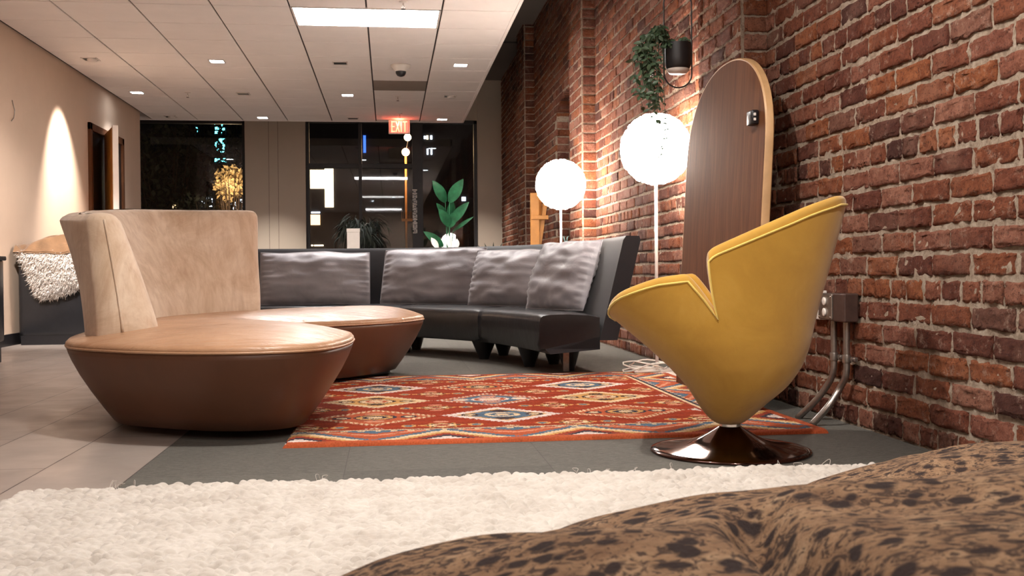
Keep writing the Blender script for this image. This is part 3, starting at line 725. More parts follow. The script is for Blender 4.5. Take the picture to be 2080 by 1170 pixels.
# ------------------------------------------------------------------ yellow tulip chair
CXc, CYc = 1.085, 3.2
secz = [.085, .10, .14, .21, .28, .35, .42, .5, .6, .7, .8, .9]
secf = [1.045, 1.02, .985, .94, .872, .79, .700, .60, .50, .42, .36, .30]
secb = [1.125, 1.145, 1.185, 1.275, 1.325, 1.35, 1.364, 1.386, 1.415, 1.443, 1.468, 1.48]
sech = [.04, .062, .10, .165, .215, .25, .272, .285, .29, .285, .27, .25]
def ip(z, T): return float(np.interp(z, secz, T))
def csec(z, phi):
    f_, b_, h_ = ip(z, secf), ip(z, secb), ip(z, sech); c_ = (f_+b_)/2; a_ = (b_-f_)/2
    ca, sa = math.cos(phi), math.sin(phi)
    return Vector((c_+a_*ca, CYc+h_*sa*(1-.08*ca), z))
RIMA = [0, 18, 36, 54, 70, 79, 81.5, 83.5, 85.5, 88, 92, 106, 130, 155, 180]
RIMZ = [.795, .79, .762, .71, .66, .632, .615, .52, .44, .50, .556, .545, .505, .458, .425]
def rimz(deg):
    return float(np.interp(deg, RIMA, RIMZ))
phis = []
half = [0, 6, 12, 18, 25, 32, 40, 48, 56, 64, 69, 74, 77.5, 79.5, 80.5, 81.5, 82.3, 83.5, 84.6, 85.5, 86.6, 88, 89.5, 92, 95, 99, 105, 112, 120, 128, 135, 143, 151, 160, 170, 180]
for d in half: phis.append(d)
for d in half[-2:0:-1]: phis.append(-d)
e = thing('tulip_chair', 'mustard yellow tulip swivel chair on a dark polished pedestal', 'chair', (CXc, CYc, 0))
NV = 26
def shell_ring(v, inner):
    out = []
    for d in phis:
        rz = rimz(abs(d)); z = .085+(rz-.085)*(v**.9)
        p = csec(z, math.radians(d))
        if inner:
            c_ = Vector(((ip(z, secf)+ip(z, secb))/2, CYc, z)); dd = (c_-p); dd.z = 0
            L_ = dd.length; p = p + dd*min(.6, .038/max(L_, .06)); p.z += .012*(1-v)+.03*(1-v)**2
        out.append(p)
    return out
CR = math.radians(-19)
def turn(ring):
    o_ = []
    for p in ring:
        dx_, dy_ = (p.x-CXc)*.95, p.y-CYc
        o_.append(Vector((CXc+dx_*math.cos(CR)-dy_*math.sin(CR), CYc+dx_*math.sin(CR)+dy_*math.cos(CR), p.z)))
    return o_
_sr = shell_ring
shell_ring = lambda v, inner: turn(_sr(v, inner))
rings = [shell_ring(i/NV, False) for i in range(NV+1)]
inn = [shell_ring(i/NV, True) for i in range(NV, 0, -1)]
mid = [a.lerp(b, .5)+Vector((0, 0, .02)) for a, b in zip(rings[-1], inn[0])]
q1 = [a.lerp(b, .2)+Vector((0, 0, .014)) for a, b in zip(rings[-1], inn[0])]; q2 = [a.lerp(b, .8)+Vector((0, 0, .014)) for a, b in zip(rings[-1], inn[0])]
mb = MB(); mb.loft(rings+[q1, mid, q2]+inn, cap=True); sh = mb.build('shell', M['yellow'], e)
sd = sh.modifiers.new('s', 'SUBSURF'); sd.levels = 1; sd.render_levels = 1
# piping just outside the rim, one run over the back petal and one over the front petal
out = shell_ring(.985, False)
mb = MB(); mb.tube([p+(p-Vector((CXc, CYc, p.z))).normalized()*.002 for p in out], .0035, 6, closed=True); mb.build('rim_piping', M['piping'], sh)
e2 = MB().lathe([(.034, .072), (.034, .09), (.03, .094)], (CXc, CYc, 0), 32).build('swivel_collar', M['chrome'], e, angle=40)
prof = [(.252, .0), (.256, .004), (.252, .0085), (.235, .012), (.2, .018), (.165, .0235), (.135, .03), (.11, .038), (.088, .049), (.068, .060), (.05, .071), (.038, .079), (.034, .082)]
MB().lathe(prof, (CXc, CYc, 0), 96).build('pedestal', M['black_chrome'], e)

# ------------------------------------------------------------------ curved black sofa
F_ = [(-1.7, 7.75, 0), (-.73, 7.76, 0), (-.337, 7.74, 0), (.03, 7.46, 0), (.33, 7.08, 0), (.567, 6.67, 0), (.73, 6.2, 0), (.835, 5.72, 0)]
B_ = [(-1.7, 8.12, 0), (-.9, 8.12, 0), (-.3, 8.12, 0), (.2, 8.0, 0), (.6, 7.66, 0), (.9, 7.2, 0), (1.08, 6.5, 0), (1.16, 5.62, 0)]
T_ = [(-1.7, 8.2, 0), (-.9, 8.2, 0), (-.3, 8.19, 0), (.35, 8.03, 0), (.8, 7.68, 0), (1.08, 7.2, 0), (1.26, 6.5, 0), (1.30, 5.62, 0)]
e = thing('curved_sofa', 'long black curved sofa sweeping from behind the tan sofa to the brick wall', 'sofa', (.1, 7.4, 0))
def prof_cush(s):
    f = cr(F_, s); b = cr(B_, s); d = (b-f)
    pr_ = [(.03, .135), (.0, .17), (-.005, .24), (.0, .30), (.02, .33), (.06, .342), (.2, .349), (.5, .352), (.8, .347), (1.0, .335), (1.0, .14)]
    return [f+d*t_+Vector((0, 0, z)) for t_, z in pr_]
cuts = [0, .285, .44, .715, 1.0]
for a, b in zip(cuts[:-1], cuts[1:]):
    rings = []; n_ = 14
    for i in range(n_+1):
        u = i/n_; s = a+(b-a)*u; P = prof_cush(s); c_ = sum(P, Vector())/len(P)
        k_ = 1-.10*math.exp(-min(u, 1-u)*40) if True else 1
        P2 = [Vector((c_.x+(p.x-c_.x)*(.98+.02*k_), c_.y+(p.y-c_.y)*(.98+.02*k_), c_.z+(p.z-c_.z)*k_ + .004*nz((p.x*6, p.y*6, 1)))) for p in P]
        rings.append(P2)
    mb = MB(); mb.loft(rings, cap=True); mb.build('seat_cushion', M['black_leather'], e, angle=60)
mb = MB(); rings = []
for i in range(61):
    s = i/60; b = cr(B_, s); t_ = cr(T_, s); d = cr(T_, min(1, s+.01))-cr(T_, max(0, s-.01)); nrm = Vector((-d.y, d.x, 0)).normalized()
    zt_ = .775
    low = b+Vector((0, 0, .2)); lo2 = b+nrm*.1+Vector((0, 0, .2)); hi = t_+Vector((0, 0, zt_)); hi2 = t_+nrm*.1+Vector((0, 0, zt_))
    rings.append([low, low.lerp(hi, .5), low.lerp(hi, .97), hi+nrm*.012+Vector((0, 0, .006)), hi2-nrm*.012+Vector((0, 0, .006)), lo2.lerp(hi2, .97), lo2.lerp(hi2, .5), lo2])
mb.loft(rings); mb.build('backrest', M['black_fabric'], e, angle=50)
mb = MB(); mb.loft([[cr(F_, s)*.82+cr(B_, s)*.18+Vector((0, 0, .12)), cr(F_, s)*.9+cr(B_, s)*.1+Vector((0, 0, .15)), cr(B_, s)+Vector((0, 0, .22)), cr(B_, s)+Vector((0, 0, .15))] for s in [i/40 for i in range(41)]])
mb.build('frame', M['black_fabric'], e, False)
for s, t_, r0, r1 in ((.12, .3, .07, .035), (.12, .85, .07, .035), (.44, .3, .07, .035), (.44, .8, .07, .035), (.69, .3, .09, .035), (.69, .8, .08, .035), (.86, .35, .08, .035), (.86, .85, .08, .035), (.93, .75, .07, .035)):
    p = cr(F_, s).lerp(cr(B_, s), t_)
    MB().lathe([(r1, 0), (r1, .01), (r0, .14)], (p.x, p.y, 0), 20).build('leg', M['black_plastic'], e, angle=40)
for s in (.945,):
    p = atZ(1150, 755, 0)
    mb = MB(); mb.box((p.x-.018, p.y-.006, 0), (p.x+.018, p.y+.006, .15), .003); mb.build('leg', M['conduit'], e, False)['label'] = 'flat steel leg'
# grey satin cushions
def cushion(name, label, c, w_, h_, t_, rz, lean, seed, roll=0):
    e = thing(name, label, 'cushion', c, 'grey satin cushions on the black curved sofa')
    def fn(side):
        def g(u, v):
            a, b = u*2-1, v*2-1
            pin = 1-.05*(1-abs(b))**1*abs(a)**6; pin2 = 1-.07*(1-abs(a)**2)*abs(b)**6
            th = max(0, (1-abs(a)**3.2)*(1-abs(b)**3.2))**.55
            # pleats radiating from the edges and two dents
            pl = .010*math.sin(b*30+seed)*sm(abs(a), .72, .95)*(1-sm(abs(a), .97, 1)) + .008*math.sin(a*26+seed*2)*sm(abs(b), .8, .96)*(1-sm(abs(b), .97, 1))
            dent = .55*math.exp(-((a+.1+.3*math.sin(seed))**2/.02+(b-1)**2/.12))*.35
            wr = .017*nz((a*1.6+seed, b*2.4, seed))+.012*nz((a*3+seed, b*5, seed*2))
            d = (th*(1-dent)*t_/2 + (wr+pl)*min(1, th*1.6))
            x = a*w_/2*pin2*(1-.03*(1-abs(b)**2)*0); z = b*h_/2*pin + .015*nz((a*2, seed, 0))*(b > 0)
            return Vector((x, -d if side else d*.8, z+h_/2))
        return g
    mb = MB(); mb.grid(fn(True), 49, 33); mb.grid(fn(False), 49, 33, flip=True)
    R = Matrix.Rotation(rz, 4, 'Z') @ Matrix.Rotation(lean, 4, 'X') @ Matrix.Rotation(roll, 4, 'Y')
    mb.v = [tuple(R @ Vector(p)+Vector(c)) for p in mb.v]
    mb.build('cover', M['satin'], e)
    pts = []
    for k in range(80):
        q = k/80*4; sd_ = int(q); f = q-sd_; a, b = [(f*2-1, -1), (1, f*2-1), (1-f*2, 1), (-1, 1-f*2)][sd_]
        p = fn(True)((a+1)/2, (b+1)/2); p.y = 0; pts.append(R @ p+Vector(c))
    MB().tube(pts, .004, 6, closed=True).build('piping', M['satin'], e)
cushion('cushion', 'grey satin cushion at the left end, half behind the tan sofa', (-.56, 7.93, .353), .82, .40, .17, 0, math.radians(-12), 1.3)
cushion('cushion', 'wide grey satin cushion, second from left, with a notched top', (.30, 7.70, .353), .84, .42, .17, math.radians(-28), math.radians(-14), 2.4)
cushion('cushion', 'grey satin cushion leaning in the sofa curve, third from left', (.79, 7.0, .353), .72, .40, .17, math.radians(-48), math.radians(-16), 4.1)
cushion('cushion', 'rightmost grey satin cushion, against the sofa end by the brick wall', (1.0, 6.25, .353), .58, .44, .17, math.radians(-62), math.radians(-20), 5.7)

# ------------------------------------------------------------------ globe floor lamps
def floor_lamp(x, y, zc, R_, label, cable):
    e = thing('floor_lamp', label, 'lamp', (x, y, 0), 'white globe floor lamps by the brick wall')
    mb = MB(); mb.lathe([(.185, .0), (.188, .006), (.18, .01), (.03, .013), (.012, .02)], (x, y, 0), 48)
    mb.build('base', M['white_metal'], e, angle=40)
    MB().tube([(x, y, .012), (x, y, zc-R_*.8)], .0095, 12).build('pole', M['white_metal'], e)
    mb = MB(); n_ = 1500; core = R_*.93
    def sph(u, v): th = PI*v; ph = 2*PI*u; return Vector((x+core*math.sin(th)*math.cos(ph), y+core*math.sin(th)*math.sin(ph), zc+core*math.cos(th)))
    mb.grid(sph, 40, 24, wu=True)
    for k in range(n_):
        z = 1-2*(k+.5)/n_; ph = k*2.399963; r = math.sqrt(1-z*z); nrm = Vector((r*math.cos(ph), r*math.sin(ph), z))
        a = nrm.orthogonal().normalized(); b = nrm.cross(a); an = rng.random()*6.28; a, b = a*math.cos(an)+b*math.sin(an), b*math.cos(an)-a*math.sin(an)
        tl = nrm*(.3+.5*rng.random())+a*.9; tl.normalize(); p = Vector((x, y, zc))+nrm*core*.985; s_ = R_*.115*rng.uniform(.8, 1.15)
        q = [p-b*s_*.5, p+b*s_*.5, p+b*s_*.62+tl*s_*.7+nrm*s_*.1, p+tl*s_*1.0, p-b*s_*.62+tl*s_*.7+nrm*s_*.12, p+tl*s_*.5]
        mb.add(q, [(0, 1, 5), (1, 2, 5), (2, 3, 5), (3, 4, 5), (4, 0, 5)])
    mb.build('lamp_shade', M['globe'], e, False)
    if cable:
        pts = []
        for k in range(70):
            a = k*.36; r = .11+.03*math.sin(k*.9); pts.append((x-.05+r*math.cos(a)*1.1, y-.02+r*math.sin(a), .02+.012*abs(math.sin(k*.5))+(.05*max(0, math.sin(k*.28)))))
        MB().tube(pts, .0042, 6).build('power_cord', M['white_plastic'], e)
floor_lamp(1.50, 5.68, 1.272, .205, 'large glowing white globe floor lamp beside the oval wooden board', True)
floor_lamp(1.37, 8.15, 1.283, .205, 'farther glowing white globe floor lamp, behind the curved black sofa', False)

# ------------------------------------------------------------------ oval wooden board leaning on the pilaster
e = thing('tabletop_board', 'tall round-topped walnut board leaning on the brick wall', 'board', (1.5, 4.5, 0))
yc, hw, HT, za = 4.58, .56, 1.535, 1.14
def bout(n_=40):
    pts = [(yc-hw, .0), (yc-hw, .5), (yc-hw, .9)]
    for k in range(n_+1):
        a = PI*k/n_; cx_ = -math.cos(a); sy_ = math.sin(a)
        pts.append((yc+hw*math.copysign(abs(cx_)**.92, cx_), za-.05+(HT-za+.05)*abs(sy_)**.85))
    pts += [(yc+hw, .9), (yc+hw, .5), (yc+hw, .0)]
    return pts
def bx(z): return 1.558-.085*(1-z/1.52)
ol = bout(); th = .036
def bring(d, ins):
    cy_, cz_ = yc, .75
    return [(bx(z)-.018+d, y_+(cy_-y_)*ins/.6, max(0, z+(cz_-z)*ins/.8)) for y_, z in ol]
mb = MB(); mb.loft([bring(-.001, .012), bring(0, .009)], cap=True); mb.build('veneer_face', M['walnut'], e, False)
mb = MB(); mb.loft([bring(.0002, .009), bring(.0, .004), bring(.006, 0), bring(th-.004, 0), bring(th, .004)], cap=True); mb.build('solid_edge', M['edge_wood'], e, True, angle=35)
bp = (bx(1.2)-.02, 4.14, 1.215)
e2 = MB().box((bp[0]-.03, bp[1]-.035, bp[2]-.03), (bp[0]+.002, bp[1]+.03, bp[2]+.03), .006).build('bracket', M['black_plastic'], e)
mb = MB(); mb.box((bp[0]-.022, bp[1]-.038, bp[2]+.005), (bp[0]-.012, bp[1]-.034, bp[2]+.017), .001); mb.box((bp[0]-.022, bp[1]-.038, bp[2]-.015), (bp[0]-.012, bp[1]-.034, bp[2]-.004), .001)
mb.build('screw', M['white_plastic'], e2, False)

# ------------------------------------------------------------------ hanging planter with trailing plant
hx, hy = 1.321, 4.6
e = thing('hanging_planter', 'matte black pot held in an oval metal hoop hanging by the brick wall', 'planter', (hx, hy, 1.42))
pts = []
zb, ztp, hr = 1.421+.065, 1.80, .065
for k in range(21): a = PI+PI*k/20; pts.append((hx+hr*math.cos(a), hy, zb+hr*math.sin(a)))
for k in range(21): a = PI*k/20; pts.append((hx+hr*math.cos(a), hy, ztp+hr*math.sin(a)))
MB().tube(pts, .0035, 8, closed=True).build('hoop', M['black_metal'], e)
MB().tube([(hx, hy, ztp+hr), (hx, hy, HZ)], .0015, 6).build('hanging_cord', M['black_metal'], e)
MB().lathe([(.03, 1.495), (.05, 1.502), (.058, 1.52), (.06, 1.55), (.06, 1.622), (.056, 1.622), (.054, 1.6)], (hx, hy, 0), 40).build('pot', M['black_metal'], e, angle=50)
MB().lathe([(.02, 1.482), (.04, 1.486), (.05, 1.498), (.052, 1.508), (.03, 1.51)], (hx, hy, 0), 40).build('lit_pot_base', M['white_plastic'], e, angle=50)  # white dish stands in for lamp light on the pot's underside
mb = MB(); ml = MB()
def strand(p0, path, nleaf, size):
    P = [Vector(p0)+Vector(q) for q in path]; m_ = 24; C = [cr(P, i/(m_-1)) for i in range(m_)]
    mb.tube(C, .0012, 5)
    for k in range(nleaf):
        p = C[min(m_-1, int((k+.5)/nleaf*m_))]+Vector((rng.normal(), rng.normal(), rng.normal()))*.004
        for sgn in (-1, 1):
            d = Vector((sgn*rng.uniform(.3, 1), rng.normal(0, .7), -rng.uniform(-.1, .9)))
            ml.leaf(p, d, (rng.normal(0, .5), -1, .6), size*rng.uniform(.75, 1.25), size*rng.uniform(.45, .62), .25)
for k in range(26):
    s_ = rng.uniform(-1, 1); out_ = rng.uniform(.02, .125); dr = rng.uniform(.1, .3)
    if out_ < .07: dr += .06
    strand((hx-.045, hy+s_*.03, 1.615), [(0, 0, 0), (-.02-out_*.3, s_*.03, .045+.03*rng.random()), (-.03-out_, s_*.06, -.01), (-.035-out_*rng.uniform(.7, 1), s_*.07, -dr*.55), (-.03-out_*rng.uniform(.45, .8), s_*.07, -dr)], 9, .032)
strand((hx-.05, hy-.04, 1.61), [(0, 0, 0), (-.03, -.01, .02), (-.035, -.02, -.12), (-.03, -.02, -.3), (-.028, -.02, -.42), (-.05, -.02, -.51)], 24, .014)
strand((hx-.05, hy-.04, 1.61), [(0, 0, 0), (-.05, -.01, .02), (-.06, -.02, -.12), (-.07, -.02, -.25), (-.078, -.02, -.335)], 14, .02)
for k in range(8):
    a = rng.random()*6.28; strand((hx+.03*math.cos(a), hy+.03*math.sin(a), 1.605), [(0, 0, 0), (.01*math.cos(a), .01, .02), (.02*math.cos(a), .02*math.sin(a), .03)], 3, .024)
e = thing('trailing_plant', 'small-leaved green vine spilling from the hanging black pot', 'plant', (hx, hy, 1.61))
mb.build('stem', M['leaf'], e); ml.build('foliage', M['leaf'], e)

# ------------------------------------------------------------------ electric boxes and conduits on the brick wall
e = thing('electrical_box', 'grey metal outlet box and brown cover box on the brick wall', 'electrical box', (1.69, 3.65, .44))
MB().box((1.655, 3.69, .39), (1.706, 3.82, .492), .004).build('outlet_box', M['conduit'], e, False)
MB().box((1.648, 3.695, .393), (1.656, 3.815, .489), .003).build('cover_plate', M['conduit'], e, False)
MB().box((1.65, 3.59, .388), (1.706, 3.688, .494), .005).build('junction_box', M['dark_box'], e, False)['label'] = 'brown blank-covered box'
for z in (.462, .42):
    o = MB().lathe([(.0, .0), (.015, 0), (.016, .004), (.013, .006)], (0, 0, 0), 20).build('receptacle', M['white_plastic'], e)
    o.data.transform(Matrix.Translation(e.location)); o.data.transform(Matrix.Rotation(-PI/2, 4, 'Y')); o.data.transform(Matrix.Translation(Vector((1.648, 3.755, z))-e.location))
for y_, z in ((3.705, .48), (3.805, .48), (3.705, .402), (3.805, .402)): MB().tube([(1.6485, y_, z), (1.6455, y_, z)], .004, 8).build('screw', M['chrome'], e)
MB().box((1.69, 3.86, .385), (1.704, 3.97, .50), .003).build('wall_plate', M['white_plastic'], None, False)
tag(bpy.data.objects['wall_plate'], 'white plate on the brick wall just left of the outlet box', 'wall plate')
def conduit(y0, foot, label):
    x0 = 1.682; f = Vector(foot)
    e = thing('conduit', label, 'conduit', (f.x, f.y, 0), 'steel conduits below the electrical boxes')
    P = [(x0, y0, .392), (x0, y0, .33), (x0, y0, .25), (x0-.002, y0+.002, .19), (x0-.015, y0+.03, .135), (x0+(f.x-x0)*.5, y0+(f.y-y0)*.5, .075), (f.x, f.y, .0)]
    MB().tube([cr(P, i/30) for i in range(31)], .0125, 14).build('pipe', M['conduit'], e)
    mb = MB(); mb.lathe([(.0155, .236), (.0165, .24), (.0165, .262), (.0155, .266)], (x0, y0, 0), 20); mb.box((x0+.008, y0-.045, .243), (1.706, y0+.0, .258), .002); mb.tube([(x0+.004, y0-.03, .25), (x0+.024, y0-.03, .25)], .009, 10)
    mb.build('strap_clamp', M['conduit'], e, angle=40)
conduit(3.75, (1.585, 3.87, 0), 'steel conduit pipe bending out from under the outlet box')
conduit(3.64, (1.56, 3.68, 0), 'steel conduit pipe bending out from under the brown box')

# ------------------------------------------------------------------ patterned red rug
RX0, RX1, RY0, RY1 = -.36, 1.545, 3.49, 5.735
nx, ny = 470, 490
xs_ = np.linspace(RX0, RX1, nx); ys_ = np.linspace(RY0, RY1, ny); X, Y = np.meshgrid(xs_, ys_, indexing='ij')
q = .0078; Xq = np.floor(X/q)*q; Yq = np.floor(Y/q)*q
C = {k: np.array(rgb(*v)) for k, v in dict(red=(152, 54, 26), orange=(180, 88, 54), cream=(222, 196, 160), white=(226, 208, 200), blue=(86, 108, 128), navy=(58, 54, 66), dark=(70, 46, 42), gold=(204, 154, 92), rust=(150, 62, 42), pink=(206, 140, 112)).items()}
img = np.zeros(X.shape+(4,)); img[:] = C['red']
def paint(mask, c): img[mask] = C[c]
BW = .29
fx0, fx1, fy0, fy1 = RX0+BW, RX1-BW-.01, RY0+.30, RY1-.27
px_, py_ = .505, .505; ox, oy = .44, 4.09
ii = np.round((Xq-ox)/px_).astype(int); jj = np.round((Yq-oy)/py_).astype(int)
dx = np.abs(Xq-ox-ii*px_)/(px_*.5); dy = np.abs(Yq-oy-jj*py_)/(py_*.5)
r1 = dx/1.0+dy/.92
sty = (ii*2+jj*3+40) % 4
R1 = np.where(sty == 0, 0, sty)
tooth = ((np.floor((X+Y)/.02)+np.floor((X-Y)/.02)) % 2 == 0)
for s_, (o1, o2, i1, i2, i3) in enumerate([('white', 'rust', 'gold', 'blue', 'cream'), ('cream', 'cream', 'gold', 'dark', 'cream'), ('cream', 'orange', 'orange', 'navy', 'gold'), ('white', 'orange', 'blue', 'white', 'orange')]):
    mk = sty == s_
    paint(mk & (r1 < 1.0) & tooth, o1); paint(mk & (r1 < .92), o1 if s_ < 2 else o2)
    if s_ >= 2: paint(mk & (r1 < .93) & (r1 > .8) & tooth, 'cream')
    paint(mk & (r1 < .74), i1); paint(mk & (r1 < .66), 'blue' if s_ in (0, 3) else i1)
    ell = (dx/.30)**2+(dy/.26)**2
    paint(mk & (ell < 1.25), i2); paint(mk & (ell < .9), i3); paint(mk & (ell < .45), i2 if s_ != 1 else 'orange'); paint(mk & (ell < .16), 'cream')
    for sx in (.52,):
        el2 = ((dx-sx)/.14)**2+(dy/.14)**2; paint(mk & (el2 < 1), i2 if s_ != 0 else 'dark'); paint(mk & (el2 < .35), 'cream')
    el3 = ((dy-.42)/.1)**2+(dx/.16)**2; paint(mk & (el3 < 1), 'dark' if s_ < 2 else 'pink')
# small flowers between diamonds
dx2 = np.abs(np.abs(Xq-ox-np.floor((Xq-ox)/px_)*px_-px_/2)); dy2 = np.abs(Yq-oy-np.floor((Yq-oy)/py_)*py_-py_/2)
fl = (dx2/.075)**2+(dy2/.05)**2
ang = np.arctan2(dy2, dx2+1e-6); pet = 1+.35*np.cos(ang*8)
paint((fl < pet), 'gold'); paint(fl < .6*pet, 'dark'); paint(fl < .42, 'cream'); paint(fl < .16, 'rust')
fl = ((dx2-.125)/.03)**2+(dy2/.03)**2; paint(fl < 1, 'gold'); paint(fl < .35, 'blue')
fl = (dx2/.03)**2+((dy2-.085)/.02)**2; paint(fl < 1, 'pink')
# border bands with stepped triangles
def border(dist, along, mask, shift):
    P = .505; a = np.abs(((along-shift)/P) % 1-.5)*2          # 0 at centre of motif, 1 at its ends
    a = np.floor(a*16)/16; d = dist/BW
    img[mask] = C['orange']
    tri = (1-a)                                            # height of the step
    m_ = mask & (d > .14) & (d < .86)
    img[m_ & (d-.14 < tri*.78)] = C['blue']; img[m_ & (d-.14 < tri*.78-.13)] = C['cream']; img[m_ & (d-.14 < tri*.78-.26)] = C['gold']; img[m_ & (d-.14 < tri*.78-.36)] = C['rust']
    img[m_ & (d-.14 < tri*.78-.5)] = C['navy']; img[m_ & (d-.14 < tri*.78-.6)] = C['white']
    inv = a
    img[m_ & (.86-d < inv*.5-.06)] = C['pink']; img[m_ & (.86-d < inv*.5-.14)] = C['orange']; img[m_ & (.86-d < inv*.5-.24)] = C['blue']
    img[mask & (d > .86) & (d < .9)] = C['navy']; img[mask & (d >= .9) & (d < .95)] = C['cream']; img[mask & (d >= .95)] = C['rust']
    img[mask & (d < .13)] = C['orange']
    sp = (np.floor(along/.02) % 3 == 0); img[mask & (d > .8) & (d < .86) & sp] = C['cream']
dl_, dr_, db_, dt_ = Xq-RX0, RX1-Xq, Yq-RY0, RY1-Yq
mn = np.minimum(dr_, np.minimum(db_, dt_)); mn_all = np.minimum(dl_, mn)
border(db_, Xq, (mn == db_) & (db_ < BW), -.065); border(dt_, Xq, (mn == dt_) & (dt_ < BW), .18)
border(dr_, Yq, (mn == dr_) & (dr_ < BW), 4.1)
img[..., :3] *= (1+rng.normal(0, .09, X.shape))[..., None]; img[..., :3] *= (1+.10*np.sin(Y*61+np.sin(X*9)))[..., None]
Zr = .0125+rng.normal(0, .0006, X.shape)+.0012*np.sin(X*7)*np.sin(Y*5)
edge = np.minimum(mn_all, .008)/.008; Zr = Zr*(.0+edge**.4*1.0)
Zr = np.maximum(Zr, .0005)
V = np.stack([X, Y, Zr], -1).reshape(-1, 3)
o = npmesh('patterned_rug', V, gridfaces(nx, ny), M['rug'], col=np.clip(img, 0, 1).reshape(-1, 4))
tag(o, 'red patterned rug with cream and blue diamonds before the black sofa', 'rug')

# ------------------------------------------------------------------ thick white wool rug
AX0, AX1, AY0, AY1 = -.97, 1.66, .60, 2.83
g = .0046; nx, ny = int((AX1-AX0+.06)/g), int((AY1-AY0+.06)/g)
xs_ = AX0-.03+np.arange(nx)*g; ys_ = AY0-.03+np.arange(ny)*g; X, Y = np.meshgrid(xs_, ys_, indexing='ij')
cw, ch = .0235, .0195
gx, gy = int((AX1-AX0)/cw)+6, int((AY1-AY0)/ch)+6
JX = rng.uniform(-.36, .36, (gx, gy)); JY = rng.uniform(-.36, .36, (gx, gy)); JH = rng.uniform(.65, 1.1, (gx, gy)); JA = rng.uniform(-.9, .9, (gx, gy)); JS = rng.uniform(.8, 1.3, (gx, gy))
X2 = (X-AX0)/cw+2; Y2 = (Y-AY0)/ch+2; I = np.floor(X2).astype(int); J = np.floor(Y2).astype(int); best = np.zeros(X.shape)
for di in (-1, 0, 1):
    for dj in (-1, 0, 1):
        i_ = np.clip(I+di, 0, gx-1); j_ = np.clip(J+dj, 0, gy-1)
        cx_ = i_+.5+JX[i_, j_]; cy_ = j_+.5+JY[i_, j_]; a = JA[i_, j_]; ddx = (X2-cx_)*cw; ddy = (Y2-cy_)*ch
        u = ddx*np.cos(a)+ddy*np.sin(a); v = -ddx*np.sin(a)+ddy*np.cos(a); s_ = JS[i_, j_]
        rr = (u/(.0185*s_))**2+(v/(.0115*s_))**2
        inside = (AX0+.012+.01*np.sin(j_*1.7) < (cx_-2)*cw+AX0) & ((cx_-2)*cw+AX0 < AX1) & ((cy_-2)*ch+AY0 < AY1-.012+.005*np.sin(i_*.9)) & ((cy_-2)*ch+AY0 > AY0)
        best = np.maximum(best, np.where(inside & (rr < 1), np.sqrt(np.maximum(0, 1-rr))*JH[i_, j_], 0))
mx_ = np.minimum(np.minimum(X-AX0, AX1-X), np.minimum(Y-AY0, AY1-Y))
body = np.clip((mx_-.012)/.012, 0, 1)
Zr = .012*body+.019*best+.003*np.sin(X*9+np.sin(Y*4))*body+rng.normal(0, .0004, X.shape)
F = gridfaces(nx, ny); keep = (Zr.reshape(-1)[F] > .0025).any(1)
F = F[keep]; used = np.unique(F); remap = np.full(nx*ny, -1); remap[used] = np.arange(len(used))
V = np.stack([X, Y, np.maximum(Zr, .0)], -1).reshape(-1, 3)[used]
o = npmesh('wool_rug', V, remap[F], M['wool']); tag(o, 'thick chunky white wool rug covering the foreground floor', 'rug')
# loose yarn ends along its far edge
mb = MB()
for k in range(16):
    x = rng.uniform(-.9, 1.5) if k > 4 else -.72+rng.normal(0, .03); p = Vector((x, 2.815, .022)); L_ = rng.uniform(.006, .022)
    Pq = [p-Vector((0, .01, .006)), p+Vector((rng.normal(0, .006), .006, L_*.7)), p+Vector((rng.normal(0, .01), .014, L_*.7)), p+Vector((rng.normal(0, .012), .02, -.004))]
    mb.tube([cr(Pq, i/12) for i in range(13)], .0008, 4)
mb.build('yarn_end', M['wool'], o)['kind'] = 'stuff'

# ------------------------------------------------------------------ leopard floor cushion in the foreground
def lobe(x, y, cx, cy, rx, ry, h, p=2.6):
    if x > cx: rx = 1.665-cx
    r = (abs((x-cx)/rx)**p+abs((y-cy)/ry)**p)**(1/p)
    return h*(1-r**2.6)**.5 if r < 1 else -.02
def pouf_z(x, y):
    # big lobed cushion; lobes separated by deep tufted creases
    h1 = lobe(x, y, .874, .576, 1.362, .744, .38); h2 = lobe(x, y, 1.40, 1.053, .93, 1.137, .273)
    k = .012; m_ = max(h1, h2); h = m_ + k*math.exp(-abs(h1-h2)/k*1.2)*-.6
    h += .008*nz((x*3, y*3, 1))+.006*nz((x*9, y*9, 4))
    d2 = abs((x-.315)-(y-.85)*.25-.012*math.sin(y*14)); h -= .05*math.exp(-(d2/.022)**2)*(1-sm(y, .76, .9))
    h += .014*nz((x*5+y*3, y*7, 9))+.010*abs(math.sin(x*9+y*4+2*nz((x*2, y*2, 3))))*sm(h, 0, .1)
    return h
NXp, NYp = 380, 380
def pfn(u, v):
    x, y = -.53+u*2.2, -.2+v*2.45
    return (x, y, .034+max(-.03, pouf_z(x, y)))
mb = MB(); mb.grid(pfn, NXp, NYp)
o = mb.build('floor_cushion', M['leopard']); tag(o, 'big plush leopard print floor cushion in the right foreground', 'cushion')

